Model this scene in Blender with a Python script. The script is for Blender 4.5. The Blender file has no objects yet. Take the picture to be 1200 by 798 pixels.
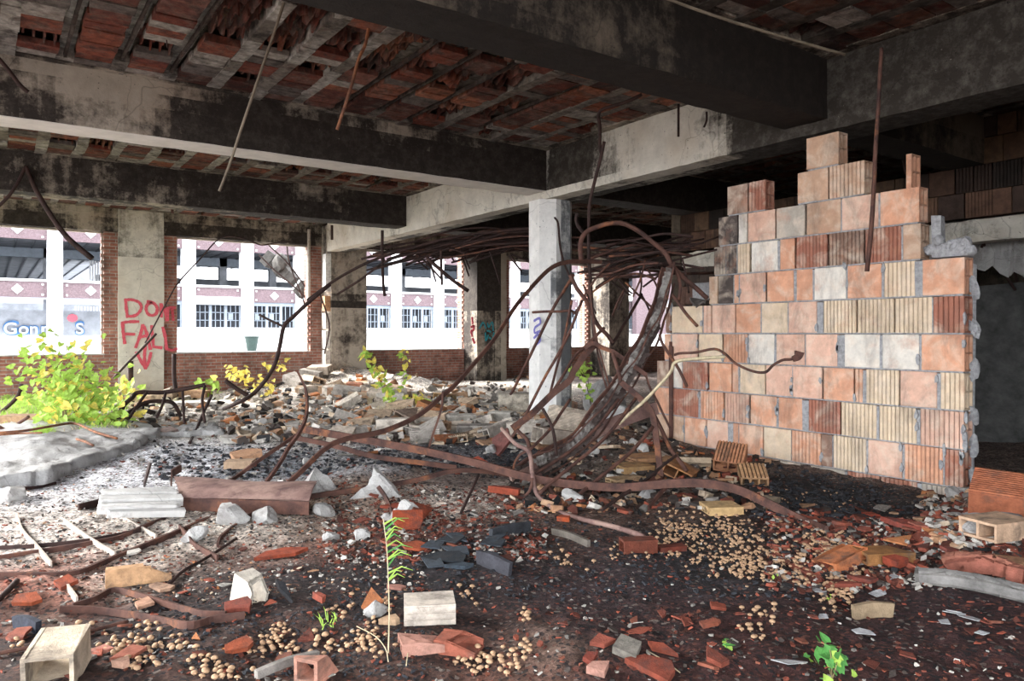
import bpy, bmesh, math, random
import numpy as np
from mathutils import Vector, Matrix, Euler
R = random.Random(7)
C = bpy.context.scene.collection
EYE = 1.25; F = 870.0; HOR = 390.0
YAW = math.radians(35.1); SN = math.sin(YAW); CS = math.cos(YAW)
CEIL = 3.75; BB = 3.195; GB = 3.09; GX0 = 6.25; GX1 = 6.72; YW = 16.85

# ------------------------------------------------------------------ helpers
def W(px, py, Z):
    X = (px-600)/F*Z
    return Vector((SN*Z+CS*X, CS*Z-SN*X, EYE+(HOR-py)/F*Z))
def ratio(px):
    t = (px-600)/F
    return (SN+CS*t)/(CS-SN*t)          # x/y of the ray through an image column
def shade(c, lo, hi):
    k = R.uniform(lo, hi); return tuple(v*k for v in c)
def srgb(h):
    h = h.lstrip('#'); o = []
    for i in (0, 2, 4):
        v = int(h[i:i+2], 16)/255
        o.append(v/12.92 if v <= .04045 else ((v+.055)/1.055)**2.4)
    return tuple(o)
class Noise:
    def __init__(s, seed):
        s.t = np.random.RandomState(seed).rand(256, 256)
        s.l = s.t.tolist()
    def __call__(s, x, y):
        if isinstance(x, float) and isinstance(y, float):
            xi = math.floor(x); yi = math.floor(y); fx = x-xi; fy = y-yi; fx = fx*fx*(3-2*fx); fy = fy*fy*(3-2*fy); l = s.l
            r0 = l[xi % 256]; r1 = l[(xi+1) % 256]; j = yi % 256; k = (yi+1) % 256
            return (r0[j]*(1-fx)+r1[j]*fx)*(1-fy)+(r0[k]*(1-fx)+r1[k]*fx)*fy
        x = np.asarray(x, float); y = np.asarray(y, float)
        xi = np.floor(x).astype(int); yi = np.floor(y).astype(int)
        fx = x-xi; fy = y-yi; fx = fx*fx*(3-2*fx); fy = fy*fy*(3-2*fy)
        a = s.t[xi % 256, yi % 256]; b = s.t[(xi+1) % 256, yi % 256]
        c = s.t[xi % 256, (yi+1) % 256]; d = s.t[(xi+1) % 256, (yi+1) % 256]
        return (a*(1-fx)+b*fx)*(1-fy)+(c*(1-fx)+d*fx)*fy
N1 = Noise(1); N2 = Noise(2); N3 = Noise(3); N4 = Noise(4)
MOUNDS = []                             # x, y, height, radius
def gflat(px, py, z=0):
    Z = (EYE-z)*F/(py-HOR)
    return W(px, py, Z)
for px, py, h, r in [(700, 520, .16, .8), (640, 505, .12, .7), (760, 545, .05, .5), (395, 452, .50, 1.1), (465, 455, .3, 1.0), (540, 492, .12, 1.0),
                     (170, 455, .16, 1.3), (60, 525, .07, 1.1), (440, 560, .07, .5), (1195, 600, .20, .42), (1140, 640, .10, .5), (1000, 575, -.07, .7), (1090, 598, -.14, .45),
                     (520, 640, .03, .5), (160, 600, .04, .5), (700, 760, .03, .4), (690, 478, .2, .5), (1020, 640, .05, .5)]:
    p = gflat(px, py); MOUNDS.append((p.x, p.y, h, r))
def ground(x, y):
    sc_ = not isinstance(x, np.ndarray); ex = math.exp if sc_ else np.exp
    if sc_: x = float(x); y = float(y)
    h = .06*(N1(x*.7+9, y*.7+5)-.5)+.05*(N2(x*2.1+3, y*2.1)-.5)+.025*(N3(x*6, y*6)-.5)+.014*(N4(x*15, y*15)-.5)
    for mx, my, mh, mr in MOUNDS:
        h = h+mh*ex(-((x-mx)**2+(y-my)**2)/(mr*mr))*(.8+.4*N2(x*3+mx, y*3))
    return h
def G(px, py, dz=0.0):
    z = 0.0
    for _ in range(6):
        p = gflat(px, py, z); z = float(ground(p.x, p.y))*.6+z*.4
    p = gflat(px, py, z); p.z = float(ground(p.x, p.y))+dz
    return p
def zdepth(p): return SN*p.x+CS*p.y

class MB:
    """collects geometry for ONE mesh object, colour per face"""
    def __init__(s): s.v = []; s.f = []; s.c = []
    def add(s, vs, fs, col=(.45, .45, .45)):
        n = len(s.v); s.v += [tuple(v) for v in vs]; s.f += [tuple(n+i for i in f) for f in fs]
        if isinstance(col, list): s.c += col
        else: s.c += [col]*len(fs)
    def box(s, x0, x1, y0, y1, z0, z1, col=(.45, .45, .45), j=0.0):
        vs = [(x, y, z) for z in (z0, z1) for y in (y0, y1) for x in (x0, x1)]
        if j: vs = [(a+R.uniform(-j, j), b+R.uniform(-j, j), c+R.uniform(-j, j)) for a, b, c in vs]
        s.add(vs, [(0, 2, 3, 1), (4, 5, 7, 6), (0, 1, 5, 4), (2, 6, 7, 3), (0, 4, 6, 2), (1, 3, 7, 5)], col)
    def prism(s, poly, z0, z1, col=(.45, .45, .45), M=None, j=0.0):
        n = len(poly)
        vs = [Vector((a, b, z0)) for a, b in poly]+[Vector((a+R.uniform(-j, j), b+R.uniform(-j, j), z1)) for a, b in poly]
        if M is not None: vs = [M @ v for v in vs]
        s.add(vs, [tuple(range(n-1, -1, -1)), tuple(range(n, 2*n))]+[(i, (i+1) % n, n+(i+1) % n, n+i) for i in range(n)], col)
    def sweep(s, pts, ra, rb=None, n=6, col=(.45, .45, .45), taper=None):
        """tube (ra) or flat bar (ra wide, rb thick) along pts"""
        pts = [Vector(p) for p in pts]; m = len(pts)
        if rb is None: prof = [(math.cos(2*math.pi*k/n)*ra, math.sin(2*math.pi*k/n)*ra) for k in range(n)]
        else: prof = [(-ra, -rb), (ra, -rb), (ra, rb), (-ra, rb)]
        k = len(prof); vs = []
        t = (pts[1]-pts[0]).normalized(); up = Vector((0, 0, 1))
        if abs(t.z) > .9: up = Vector((.6, .8, 0))
        nrm = (up-t*up.dot(t)).normalized()
        for i in range(m):
            if i: t = (pts[min(i+1, m-1)]-pts[i-1]).normalized()
            nrm = (nrm-t*nrm.dot(t)).normalized(); b = t.cross(nrm)
            sc = 1 if taper is None else 1+(taper-1)*i/(m-1)
            for a, c in prof: vs.append(pts[i]+nrm*a*sc+b*c*sc)
        fs = [tuple(range(k-1, -1, -1)), tuple((m-1)*k+q for q in range(k))]
        for i in range(m-1):
            for q in range(k): fs.append((i*k+q, i*k+(q+1) % k, (i+1)*k+(q+1) % k, (i+1)*k+q))
        s.add(vs, fs, col)
    def mesh(s, name, m, smooth=False):
        me = bpy.data.meshes.new(name); me.from_pydata(s.v, [], s.f); me.update()
        me.materials.append(m)
        a = me.color_attributes.new('Col', 'FLOAT_COLOR', 'CORNER')
        cnt = np.array([len(f) for f in s.f]); col = np.array([(*c[:3], 1) for c in s.c], dtype=np.float32)
        a.data.foreach_set('color', np.repeat(col, cnt, axis=0).ravel())
        bm = bmesh.new(); bm.from_mesh(me); bmesh.ops.recalc_face_normals(bm, faces=bm.faces); bm.to_mesh(me); bm.free()
        if smooth: me.polygons.foreach_set('use_smooth', [True]*len(me.polygons))
        return me
    def build(s, name, m, parent=None, smooth=False):
        o = bpy.data.objects.new(name, s.mesh(name, m, smooth)); C.objects.link(o)
        if parent is not None: o.parent = parent
        return o
def tag(o, label, cat, group=None, kind=None):
    if label: o['label'] = label
    if cat: o['category'] = cat
    if group: o['group'] = group
    if kind: o['kind'] = kind
    return o
def struct(o): o['kind'] = 'structure'; return o
def empty(name, loc, label=None, cat=None, group=None):
    o = bpy.data.objects.new(name, None); o.location = loc; o.empty_display_size = .1; C.objects.link(o)
    if label: tag(o, label, cat, group)
    return o
def recenter(o, base=True):
    """move a top-level mesh's origin to its base"""
    me = o.data; n = len(me.vertices); a = np.empty(n*3); me.vertices.foreach_get('co', a); a = a.reshape(-1, 3)
    c = np.array([a[:, 0].mean(), a[:, 1].mean(), a[:, 2].min()]); a -= c
    me.vertices.foreach_set('co', a.ravel()); me.update(); o.location = Vector(c)
    return o
def adopt(child, parent):
    """parent keeps world placement for a child built in world coordinates"""
    child.parent = parent; child.matrix_parent_inverse = Matrix.Translation(-parent.location)
    return child
def spline(pts, sub=5):
    pts = [Vector(p) for p in pts]
    if len(pts) < 3: return pts
    P = [pts[0]*2-pts[1]]+pts+[pts[-1]*2-pts[-2]]; out = []
    for i in range(1, len(P)-2):
        a, b, c, d = P[i-1:i+3]
        for k in range(sub):
            t = k/sub
            out.append(.5*((2*b)+(c-a)*t+(2*a-5*b+4*c-d)*t*t+(3*b-a-3*c+d)*t**3))
    out.append(pts[-1]); return out

# ------------------------------------------------------------------ materials
class NT:
    def __init__(s, name, rough=.9):
        s.m = bpy.data.materials.new(name); s.m.use_nodes = True; s.t = s.m.node_tree; s.n = s.t.nodes
        s.b = s.n['Principled BSDF']; s.b.inputs['Roughness'].default_value = rough
        s.b.inputs['Specular IOR Level'].default_value = .25
        s.pos = s.n.new('ShaderNodeNewGeometry').outputs['Position']
    def L(s, a, b): s.t.links.new(a, b)
    def new(s, t, **k):
        n = s.n.new(t)
        for a, v in k.items(): setattr(n, a, v)
        return n
    def mapped(s, scale, vec=None):
        m = s.new('ShaderNodeMapping'); m.inputs['Scale'].default_value = scale; s.L(vec or s.pos, m.inputs['Vector']); return m.outputs[0]
    def noise(s, scale, detail=5, rough=.6, vec=None, ms=None, dist=0):
        n = s.new('ShaderNodeTexNoise'); n.inputs['Scale'].default_value = scale; n.inputs['Detail'].default_value = detail
        n.inputs['Roughness'].default_value = rough; n.inputs['Distortion'].default_value = dist
        s.L(s.mapped(ms, vec) if ms else (vec or s.pos), n.inputs['Vector']); return n.outputs['Fac']
    def ramp(s, fac, stops):
        r = s.new('ShaderNodeValToRGB'); e = r.color_ramp.elements
        while len(e) < len(stops): e.new(.5)
        for el, (p, c) in zip(e, stops):
            el.position = p; el.color = (*c, 1) if isinstance(c, tuple) else (c, c, c, 1)
        s.L(fac, r.inputs[0]); return r.outputs[0]
    def mix(s, fac, a, b, blend='MIX'):
        m = s.new('ShaderNodeMix', data_type='RGBA', blend_type=blend)
        for sock, v in ((m.inputs['Factor'], fac), (m.inputs[6], a), (m.inputs[7], b)):
            if isinstance(v, (int, float)): sock.default_value = v
            elif isinstance(v, tuple): sock.default_value = (*v, 1)
            else: s.L(v, sock)
        return m.outputs[2]
    def math(s, op, a, b=0.0, clamp=False):
        m = s.new('ShaderNodeMath', operation=op, use_clamp=clamp)
        for i, v in enumerate((a, b)):
            if isinstance(v, (int, float)): m.inputs[i].default_value = v
            else: s.L(v, m.inputs[i])
        return m.outputs[0]
    def attr(s, name='Col'):
        return s.new('ShaderNodeAttribute', attribute_name=name)
    def bump(s, h, dist=.01, strength=.6):
        b = s.new('ShaderNodeBump'); b.inputs['Distance'].default_value = dist; b.inputs['Strength'].default_value = strength
        s.L(h, b.inputs['Height']); s.L(b.outputs[0], s.b.inputs['Normal'])
    def base(s, c):
        if isinstance(c, tuple): s.b.inputs['Base Color'].default_value = (*c, 1)
        else: s.L(c, s.b.inputs['Base Color'])
        return s.m

def mat_flat(name, col, var=.25, sc=12, rough=.85, bump=.003, metal=0):
    t = NT(name, rough); n = t.noise(sc, 6, .65)
    t.b.inputs['Metallic'].default_value = metal
    c = t.mix(t.ramp(n, [(.3, 0.0), (.7, 1.0)]), tuple(v*(1-var) for v in col), tuple(min(1, v*(1+var)) for v in col))
    t.bump(t.noise(sc*4, 4), bump); return t.base(c)
def mat_col(name, rough=.9, lo=.72, hi=1.12, sc=14, bump=.004, obj=False, dirt=None, dirt_amt=.5, streak=False, mottle=None):
    """colour from the Col attribute (or the object colour), weathered by noise"""
    t = NT(name, rough)
    src = t.new('ShaderNodeObjectInfo').outputs['Color'] if obj else t.attr().outputs['Color']
    n = t.noise(sc, 7, .7)
    if mottle: src = t.mix(t.math('MULTIPLY', t.ramp(t.noise(5.5, 5, .6, dist=.6), [(.46, 0.0), (.66, 1.0)]), .55), src, mottle); src = t.mix(t.math('MULTIPLY', t.ramp(t.noise(4.1, 6, .65), [(.55, 0.0), (.7, 1.0)]), .5), src, (.50, .24, .15) if mottle[0] > .5 else (.13, .05, .035))
    c = t.mix(1.0, src, t.ramp(n, [(.3, lo), (.7, hi)]), 'MULTIPLY')
    if dirt:
        dn = t.noise(sc*.35, 8, .72, ms=(1, 1, .35) if streak else None, dist=.4)
        c = t.mix(t.math('MULTIPLY', t.ramp(dn, [(.5, 0.0), (.66, 1.0)]), dirt_amt), c, dirt)
    t.bump(t.noise(sc*5, 5, .7), bump); return t.base(c)
def mat_concrete(name, light, dark, thr=.5, width=.1, sc=1.3, streak=.35, tint=None, bump=.012):
    """weathered concrete; Col.r of the mesh adds soot stains and painted shade"""
    t = NT(name, .92)
    a = t.attr().outputs['Color']
    sep = t.new('ShaderNodeSeparateColor'); t.L(a, sep.inputs[0])
    big = t.noise(sc, 9, .68, dist=.3)
    st = t.noise(3.0, 6, .6, ms=(1.6, 1.6, .22))
    m = t.math('ADD', t.math('MULTIPLY', big, 1-streak), t.math('MULTIPLY', st, streak))
    m = t.math('ADD', t.math('MULTIPLY', m, .72), t.math('MULTIPLY', t.noise(11, 9, .8), .28))
    m = t.math('ADD', m, t.math('MULTIPLY', t.math('SUBTRACT', sep.outputs[0], .5), .5))
    mask = t.ramp(m, [(thr-width, 0.0), (thr+width, 1.0)])
    lv = t.mix(t.ramp(t.noise(5, 8, .7), [(.3, 0.0), (.7, 1.0)]), tuple(v*.72 for v in light), light)
    if tint: lv = t.mix(t.ramp(t.noise(.9, 5), [(.5, 0.0), (.68, .6)]), lv, tint)
    dv = t.mix(t.ramp(t.noise(9, 8, .75), [(.45, 0.0), (.75, 1.0)]), dark, tuple(d*.7+l*.13 for d, l in zip(dark, light)))
    c = t.mix(mask, lv, dv)
    # pale spalled specks and dark pits
    c = t.mix(t.ramp(t.noise(22, 6, .8), [(.66, 0.0), (.72, .7)]), c, tuple(v*.9 for v in light))
    c = t.mix(t.ramp(t.noise(30, 3, .6), [(.27, .8), (.33, 0.0)]), c, tuple(v*.25 for v in dark))
    # cracks
    v = t.new('ShaderNodeTexVoronoi', feature='DISTANCE_TO_EDGE'); v.inputs['Scale'].default_value = 1.3
    w = t.new('ShaderNodeTexNoise'); w.inputs['Scale'].default_value = 2.5; t.L(t.pos, w.inputs['Vector'])
    t.L(t.mix(.25, t.pos, w.outputs['Color']), v.inputs['Vector'])
    c = t.mix(t.ramp(v.outputs['Distance'], [(.0, .4), (.005, 0.0)]), c, tuple(v_*.4 for v_ in dark))
    h = t.math('ADD', t.noise(7, 9, .75), t.math('MULTIPLY', t.noise(60, 4), .25))
    t.bump(h, bump, .8); return t.base(c)
def mat_brick(name, c1, c2, mortar, soot=.35, scale=1.0, rough=.9):
    t = NT(name, rough); s = t.new('ShaderNodeSeparateXYZ'); t.L(t.pos, s.inputs[0])
    cb = t.new('ShaderNodeCombineXYZ'); t.L(t.math('ADD', s.outputs[0], s.outputs[1]), cb.inputs[0]); t.L(s.outputs[2], cb.inputs[1])
    b = t.new('ShaderNodeTexBrick'); t.L(cb.outputs[0], b.inputs['Vector'])
    b.inputs['Scale'].default_value = scale; b.inputs['Brick Width'].default_value = .215; b.inputs['Row Height'].default_value = .068
    b.inputs['Mortar Size'].default_value = .009; b.inputs['Mortar Smooth'].default_value = .3; b.inputs['Bias'].default_value = -.1
    b.inputs['Color1'].default_value = (*c1, 1); b.inputs['Color2'].default_value = (*c2, 1); b.inputs['Mortar'].default_value = (*mortar, 1)
    c = t.mix(1.0, b.outputs['Color'], t.ramp(t.noise(9, 7, .7), [(.3, .6), (.7, 1.15)]), 'MULTIPLY')
    c = t.mix(t.math('MULTIPLY', t.ramp(t.noise(1.3, 8, .7, ms=(1, 1, .8)), [(.46, 0.0), (.64, 1.0)]), soot), c, (.035, .028, .026))
    c = t.mix(t.ramp(t.noise(2.1, 8, .75), [(.58, 0.0), (.7, .5)]), c, mortar)
    t.bump(t.math('ADD', t.math('MULTIPLY', b.outputs['Fac'], -1.0), t.noise(40, 4)), .008, .7); return t.base(c)
def mat_rust(name, a=(.125, .06, .045), b=(.04, .022, .02), c=(.30, .12, .055), thr=.64, rough=.75):
    t = NT(name, rough); n = t.noise(7, 7, .7)
    k = t.mix(t.ramp(n, [(.35, 0.0), (.6, 1.0)]), b, a)
    k = t.mix(t.ramp(t.noise(3.3, 6, .7), [(thr-.08, 0.0), (thr+.05, .9)]), k, c)
    t.bump(t.noise(60, 5, .7), .003); t.b.inputs['Metallic'].default_value = .15; return t.base(k)
def mat_leaf(name, c):
    t = NT(name, .6); k = t.mix(t.ramp(t.noise(25, 4), [(.35, 0.0), (.65, 1.0)]), tuple(v*.7 for v in c), tuple(min(1, v*1.2) for v in c))
    t.base(k); tr = t.new('ShaderNodeBsdfTranslucent'); t.L(k, tr.inputs[0])
    ms = t.new('ShaderNodeMixShader'); ms.inputs[0].default_value = .45
    out = t.n['Material Output']; t.L(t.b.outputs[0], ms.inputs[1]); t.L(tr.outputs[0], ms.inputs[2]); t.L(ms.outputs[0], out.inputs[0])
    return t.m
def mat_ground():
    t = NT('rubble_ground', .95); c = t.attr().outputs['Color']
    n1 = t.noise(9, 10, .75); n2 = t.noise(45, 8, .8); n3 = t.noise(2.2, 8, .7)
    c = t.mix(1.0, c, t.ramp(n1, [(.35, .4), (.5, 1.15), (.65, 2.1)]), 'MULTIPLY')
    c = t.mix(1.0, c, t.ramp(n2, [(.35, .5), (.5, 1.1), (.66, 2.0)]), 'MULTIPLY')
    v = t.new('ShaderNodeTexVoronoi', feature='F1'); v.inputs['Scale'].default_value = 60; t.L(t.pos, v.inputs['Vector'])
    sv = t.new('ShaderNodeSeparateColor'); t.L(v.outputs['Color'], sv.inputs[0])
    c = t.mix(t.math('MULTIPLY', t.ramp(sv.outputs[0], [(.88, 0.0), (.91, 1.0)]), .5), c, (.2, .08, .055))
    c = t.mix(t.math('MULTIPLY', t.ramp(sv.outputs[1], [(.95, 0.0), (.97, 1.0)]), .5), c, (.35, .31, .27))
    c = t.mix(t.math('MULTIPLY', t.ramp(sv.outputs[2], [(.80, 0.0), (.84, 1.0)]), .8), c, (.016, .017, .02))
    h = t.math('ADD', t.math('MULTIPLY', n1, 1.2), t.math('ADD', t.math('MULTIPLY', n2, .6), t.math('MULTIPLY', sv.outputs[1], .35)))
    t.bump(h, .035, .9); return t.base(c)

M = {}
M['conc_white'] = mat_concrete('weathered_white_concrete', (.66, .62, .54), (.032, .026, .021), thr=.53, width=.065, tint=(.42, .34, .25))
M['conc_beam'] = mat_concrete('sooty_grey_concrete', (.42, .365, .30), (.028, .022, .019), thr=.485, width=.055, tint=(.25, .18, .13))
M['conc_dark'] = mat_concrete('charred_shaded_concrete', (.145, .115, .085), (.016, .012, .010), thr=.50, width=.06)  # char tone, lowered further to paint in the dim top right
M['conc_col'] = mat_concrete('column_concrete', (.86, .85, .82), (.15, .155, .16), thr=.62, width=.06, sc=2.2)
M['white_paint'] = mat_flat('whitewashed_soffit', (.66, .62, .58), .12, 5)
M['rubble_conc'] = mat_concrete('broken_concrete', (.50, .49, .475), (.17, .155, .15), thr=.53, width=.08, sc=3.5, bump=.03)
M['brick'] = mat_brick('red_brickwork', (.30, .12, .085), (.42, .20, .15), (.36, .31, .27), .6)
M['tile'] = mat_col('terracotta_tile', .85, .8, 1.12, 11, .002, dirt=(.13, .10, .085), dirt_amt=.5, streak=True, mottle=(.74, .62, .50))
M['tile_dark'] = mat_col('sooty_terracotta_tile', .9, .5, 1.2, 8, .004, dirt=(.02, .016, .014), dirt_amt=.7, streak=True)
M['mortar'] = mat_flat('grey_mortar', (.33, .33, .34), .35, 30, .95, .012)
M['ceil'] = mat_col('ceiling_clay_tile', .95, .35, 1.25, 13, .018, dirt=(.02, .016, .015), dirt_amt=.85, mottle=(.17, .145, .125))
M['frag'] = mat_col('loose_fragment', .92, .5, 1.15, 26, .012, obj=True, dirt=(.05, .042, .04), dirt_amt=.6)
M['block'] = mat_col('loose_clay_block', .92, .55, 1.15, 16, .01, dirt=(.09, .075, .065), dirt_amt=.75)
M['slab_shaded'] = mat_flat('shade_toned_slab', (.10, .10, .098), .4, 6, .95, .02)  # dark base colour stands in for the lack of light in the opening
M['joist'] = mat_concrete('splintered_concrete', (.46, .44, .41), (.07, .05, .045), thr=.47, width=.05, sc=4)
M['fragc'] = mat_col('fragment_clay', .92, .6, 1.25, 20, .006, dirt=(.06, .05, .045), dirt_amt=.35)
M['rust'] = mat_rust('rusty_steel'); M['rust_l'] = mat_rust('rusty_steel_orange', (.22, .10, .06), (.07, .035, .028), (.42, .17, .07), .54)
M['rust_d'] = mat_rust('dark_rusty_steel', (.055, .03, .026), (.02, .013, .012), (.12, .05, .03), .68)
M['pink_rust'] = mat_rust('faded_rusty_sheet', (.26, .16, .14), (.12, .07, .065), (.36, .24, .2), .55, .8)
M['pale_metal'] = mat_flat('pale_weathered_metal', (.42, .36, .31), .25, 20, .7)
M['mush'] = mat_flat('mushroom_flesh', (.40, .255, .155), .35, 60, .7, .001)
M['char'] = mat_flat('charred_wood', (.03, .032, .038), .5, 18, .8, .01)
M['log'] = mat_col('weathered_timber', .95, .5, 1.3, 10, .015)
M['ground'] = mat_ground()
M['red_spray'] = mat_flat('red_spray_paint', (.56, .09, .12), .25, 30, .7)
M['blue_spray'] = mat_flat('violet_spray_paint', (.17, .16, .42), .3, 30, .7)
M['teal_spray'] = mat_flat('teal_spray_paint', (.03, .22, .26), .3, 30, .7)
M['leaf_g'] = mat_leaf('green_leaf', (.42, .62, .12)); M['leaf_y'] = mat_leaf('yellow_leaf', (.82, .70, .16)); M['leaf_d'] = mat_leaf('deep_green_leaf', (.12, .36, .09))
M['stem'] = mat_flat('plant_stem', (.25, .2, .1), .3, 30)
M['dry'] = mat_flat('dry_straw', (.5, .42, .28), .3, 30)
M['paper'] = mat_flat('torn_pale_paper', (.72, .72, .74), .15, 30)
M['ext_white'] = mat_flat('sunlit_white_concrete', (.62, .62, .63), .12, 1.5)
M['ext_brick'] = mat_brick('far_purple_brick', (.15, .10, .11), (.18, .125, .14), (.17, .14, .15), .1, 1)
M['ext_grey'] = mat_flat('far_grey_soffit', (.20, .21, .23), .3, 1.2)
M['ext_dark'] = mat_flat('far_dark_interior', (.10, .105, .12), .3, 2)
M['ext_frame'] = mat_flat('far_blue_grey_frame', (.20, .23, .27), .15, 3)
M['ext_ground'] = mat_flat('pale_yard_rubble', (.27, .27, .27), .45, 2.5, .95, .05)
M['bucket'] = mat_flat('dark_green_plastic', (.03, .05, .045), .2, 9, .5)
M['pipe_tan'] = mat_flat('dull_tan_pipe', (.16, .13, .095), .35, 8, .6)
M['chalk'] = mat_concrete('chalky_plaster', (.72, .71, .69), (.26, .25, .24), thr=.58, width=.05, sc=5, bump=.02)
M['slab_pale'] = mat_concrete('pale_dusty_slab', (.46, .455, .45), (.18, .175, .17), thr=.57, width=.07, sc=3, bump=.03)
M['ext_deep'] = mat_flat('far_room_shade', (.03, .032, .038), .3, 2)
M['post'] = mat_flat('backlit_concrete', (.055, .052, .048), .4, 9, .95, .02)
# ------------------------------------------------------------------ building shell
def cbox(mb, x0, x1, y0, y1, z0, z1, step=.12, soot=None, amp=.007):
    """box with gridded faces, worn edges and a soot or shade value in Col.r"""
    lo = (x0, y0, z0); hi = (x1, y1, z1)
    for ax in range(3):
        u, v = [a for a in range(3) if a != ax]
        nu = max(1, int((hi[u]-lo[u])/step)); nv = max(1, int((hi[v]-lo[v])/step))
        for w in (lo[ax], hi[ax]):
            vs = []
            for i in range(nu+1):
                for j in range(nv+1):
                    p = [0, 0, 0]; p[ax] = w; p[u] = lo[u]+(hi[u]-lo[u])*i/nu; p[v] = lo[v]+(hi[v]-lo[v])*j/nv
                    q = list(p)
                    edge = sum(1 for a in range(3) if abs(p[a]-lo[a]) < 1e-6 or abs(p[a]-hi[a]) < 1e-6)
                    for a in range(3):
                        if abs(p[a]-lo[a]) < 1e-6 or abs(p[a]-hi[a]) < 1e-6:
                            n = float(N1(p[(a+1) % 3]*7+a*9+3, p[(a+2) % 3]*7+a*5))
                            d = amp*(n if edge < 2 else 1.6*n+.3)
                            q[a] = p[a]+d if abs(p[a]-lo[a]) < 1e-6 else p[a]-d
                    vs.append(tuple(q))
            fs = []; cs = []
            for i in range(nu):
                for j in range(nv):
                    a = i*(nv+1)+j; fs.append((a, a+1, a+nv+2, a+nv+1))
                    if soot:
                        c = [(vs[a][k]+vs[a+nv+2][k])/2 for k in range(3)]; s = soot(*c); cs.append((s, s, s))
                    else: cs.append((.5, .5, .5))
            mb.add(vs, fs, cs)

# ground floor of rubble, finer where the camera stands
def axis(a, b, lo, hi, fine, k):
    out = [a]; x = a
    while x < b:
        d = fine if lo <= x <= hi else fine+k*(lo-x if x < lo else x-hi)
        x += max(fine, min(d, .5)); out.append(x)
    return np.array(out)
xs = axis(-13, 22, -.6, 6.6, .033, .05); ys = axis(-7, 16.9, .8, 7.5, .033, .04)
Xg, Yg = np.meshgrid(xs, ys, indexing='ij'); Zg = ground(Xg, Yg)
Zg = Zg+.018*(N3(Xg*22, Yg*22)-.5)*(N1(Xg*2, Yg*2) > .4)
# ground stains: (px, py, radius m, colour)
GZ = [(300, 760, 1.1, '#3a2a25'), (150, 740, .55, '#241f20'), (250, 700, .5, '#2a2526'), (420, 690, .7, '#1f1f22'), (500, 650, .6, '#26262a'), (700, 700, .8, '#33282a'),
      (600, 700, .5, '#2a2020'), (800, 770, .8, '#3a2320'), (1000, 760, .9, '#301d1c'), (1100, 720, .5, '#2b2224'), (1000, 700, .5, '#2e1f1e'), (900, 640, .6, '#26221f'),
      (980, 590, .7, '#17181b'), (820, 680, .5, '#1e2124'), (600, 640, .5, '#3f302a'), (700, 600, .7, '#4a3a33'), (560, 590, .5, '#958b82'), (440, 600, .6, '#857468'),
      (100, 610, .9, '#a39a92'), (180, 650, .6, '#a0978e'), (60, 690, .5, '#7a4a3c'), (230, 610, .6, '#b0a89f'), (30, 620, .8, '#9c9692'), (120, 560, 1.0, '#b0b0b4'),
      (220, 530, 1.0, '#9a9ca2'), (300, 510, 1.2, '#a8a49e'), (60, 530, 1.4, '#9a9a9c'), (330, 545, .6, '#5d636a'), (420, 535, .8, '#8a8a8c'), (350, 480, 1.8, '#bab2aa'),
      (480, 500, 1.4, '#b0a8a0'), (200, 480, 1.6, '#b5aea6'), (560, 520, .8, '#3a3d42'), (600, 480, 1.5, '#b0a69c'), (700, 500, 1., '#80766c'), (400, 455, 2.5, '#b0a89e'),
      (60, 480, 2.0, '#75803c'), (120, 460, 2.0, '#a39b80'), (550, 455, 2, '#a8a29a'), (800, 545, .5, '#4a423c'), (760, 560, .6, '#5a524b'), (1150, 610, .5, '#6f5a50'),
      (1080, 630, .6, '#5a2c22'), (960, 660, .4, '#4a2a22'), (490, 630, .35, '#6a3626'), (60, 720, .25, '#4f4038'), (560, 740, .5, '#40302a'), (640, 770, .4, '#55392f'),
      (260, 660, .4, '#6a5850'), (380, 640, .4, '#5f4036'), (640, 745, .25, '#7a6a5e'), (350, 620, .4, '#64544a'), (740, 640, .4, '#1c1c1f'), (1180, 760, .5, '#3a2524')]
def gcolor(x, y):
    x = np.asarray(x, float); y = np.asarray(y, float)
    wx = x+.5*(N1(x*1.9, y*1.9)-.5)+.2*(N2(x*6, y*6)-.5); wy = y+.5*(N3(x*1.9, y*1.9)-.5)+.2*(N4(x*6, y*6)-.5)
    acc = np.zeros(x.shape+(3,)); ws = np.zeros(x.shape)+.004
    acc += np.array(srgb('#5c504a'))*.004
    for px, py, r, h in GZ:
        p = gflat(px, py); w = np.exp(-((wx-p.x)**2+(wy-p.y)**2)/(r*r)*1.6)
        w = w**1.3; acc += w[..., None]*np.array(srgb(h)); ws += w
    return acc/ws[..., None]
Cg = gcolor(Xg, Yg)*1.3
nx, ny = Xg.shape
vs = np.stack([Xg, Yg, Zg], -1).reshape(-1, 3)
idx = np.arange(nx*ny).reshape(nx, ny)
q = np.stack([idx[:-1, :-1], idx[1:, :-1], idx[1:, 1:], idx[:-1, 1:]], -1).reshape(-1, 4)
me = bpy.data.meshes.new('floor'); me.vertices.add(len(vs)); me.vertices.foreach_set('co', vs.ravel())
me.loops.add(q.size); me.loops.foreach_set('vertex_index', q.ravel().astype(np.int32))
me.polygons.add(len(q)); me.polygons.foreach_set('loop_start', np.arange(0, q.size, 4, dtype=np.int32)); me.polygons.foreach_set('loop_total', np.full(len(q), 4, np.int32))
me.update(); me.validate()
me.polygons.foreach_set('use_smooth', [True]*len(q))
ca = me.color_attributes.new('Col', 'FLOAT_COLOR', 'POINT')
ca.data.foreach_set('color', np.concatenate([Cg.reshape(-1, 3), np.ones((nx*ny, 1))], 1).astype(np.float32).ravel())
me.materials.append(M['ground'])
struct_floor = struct(bpy.data.objects.new('floor', me)); C.objects.link(struct_floor)

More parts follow.
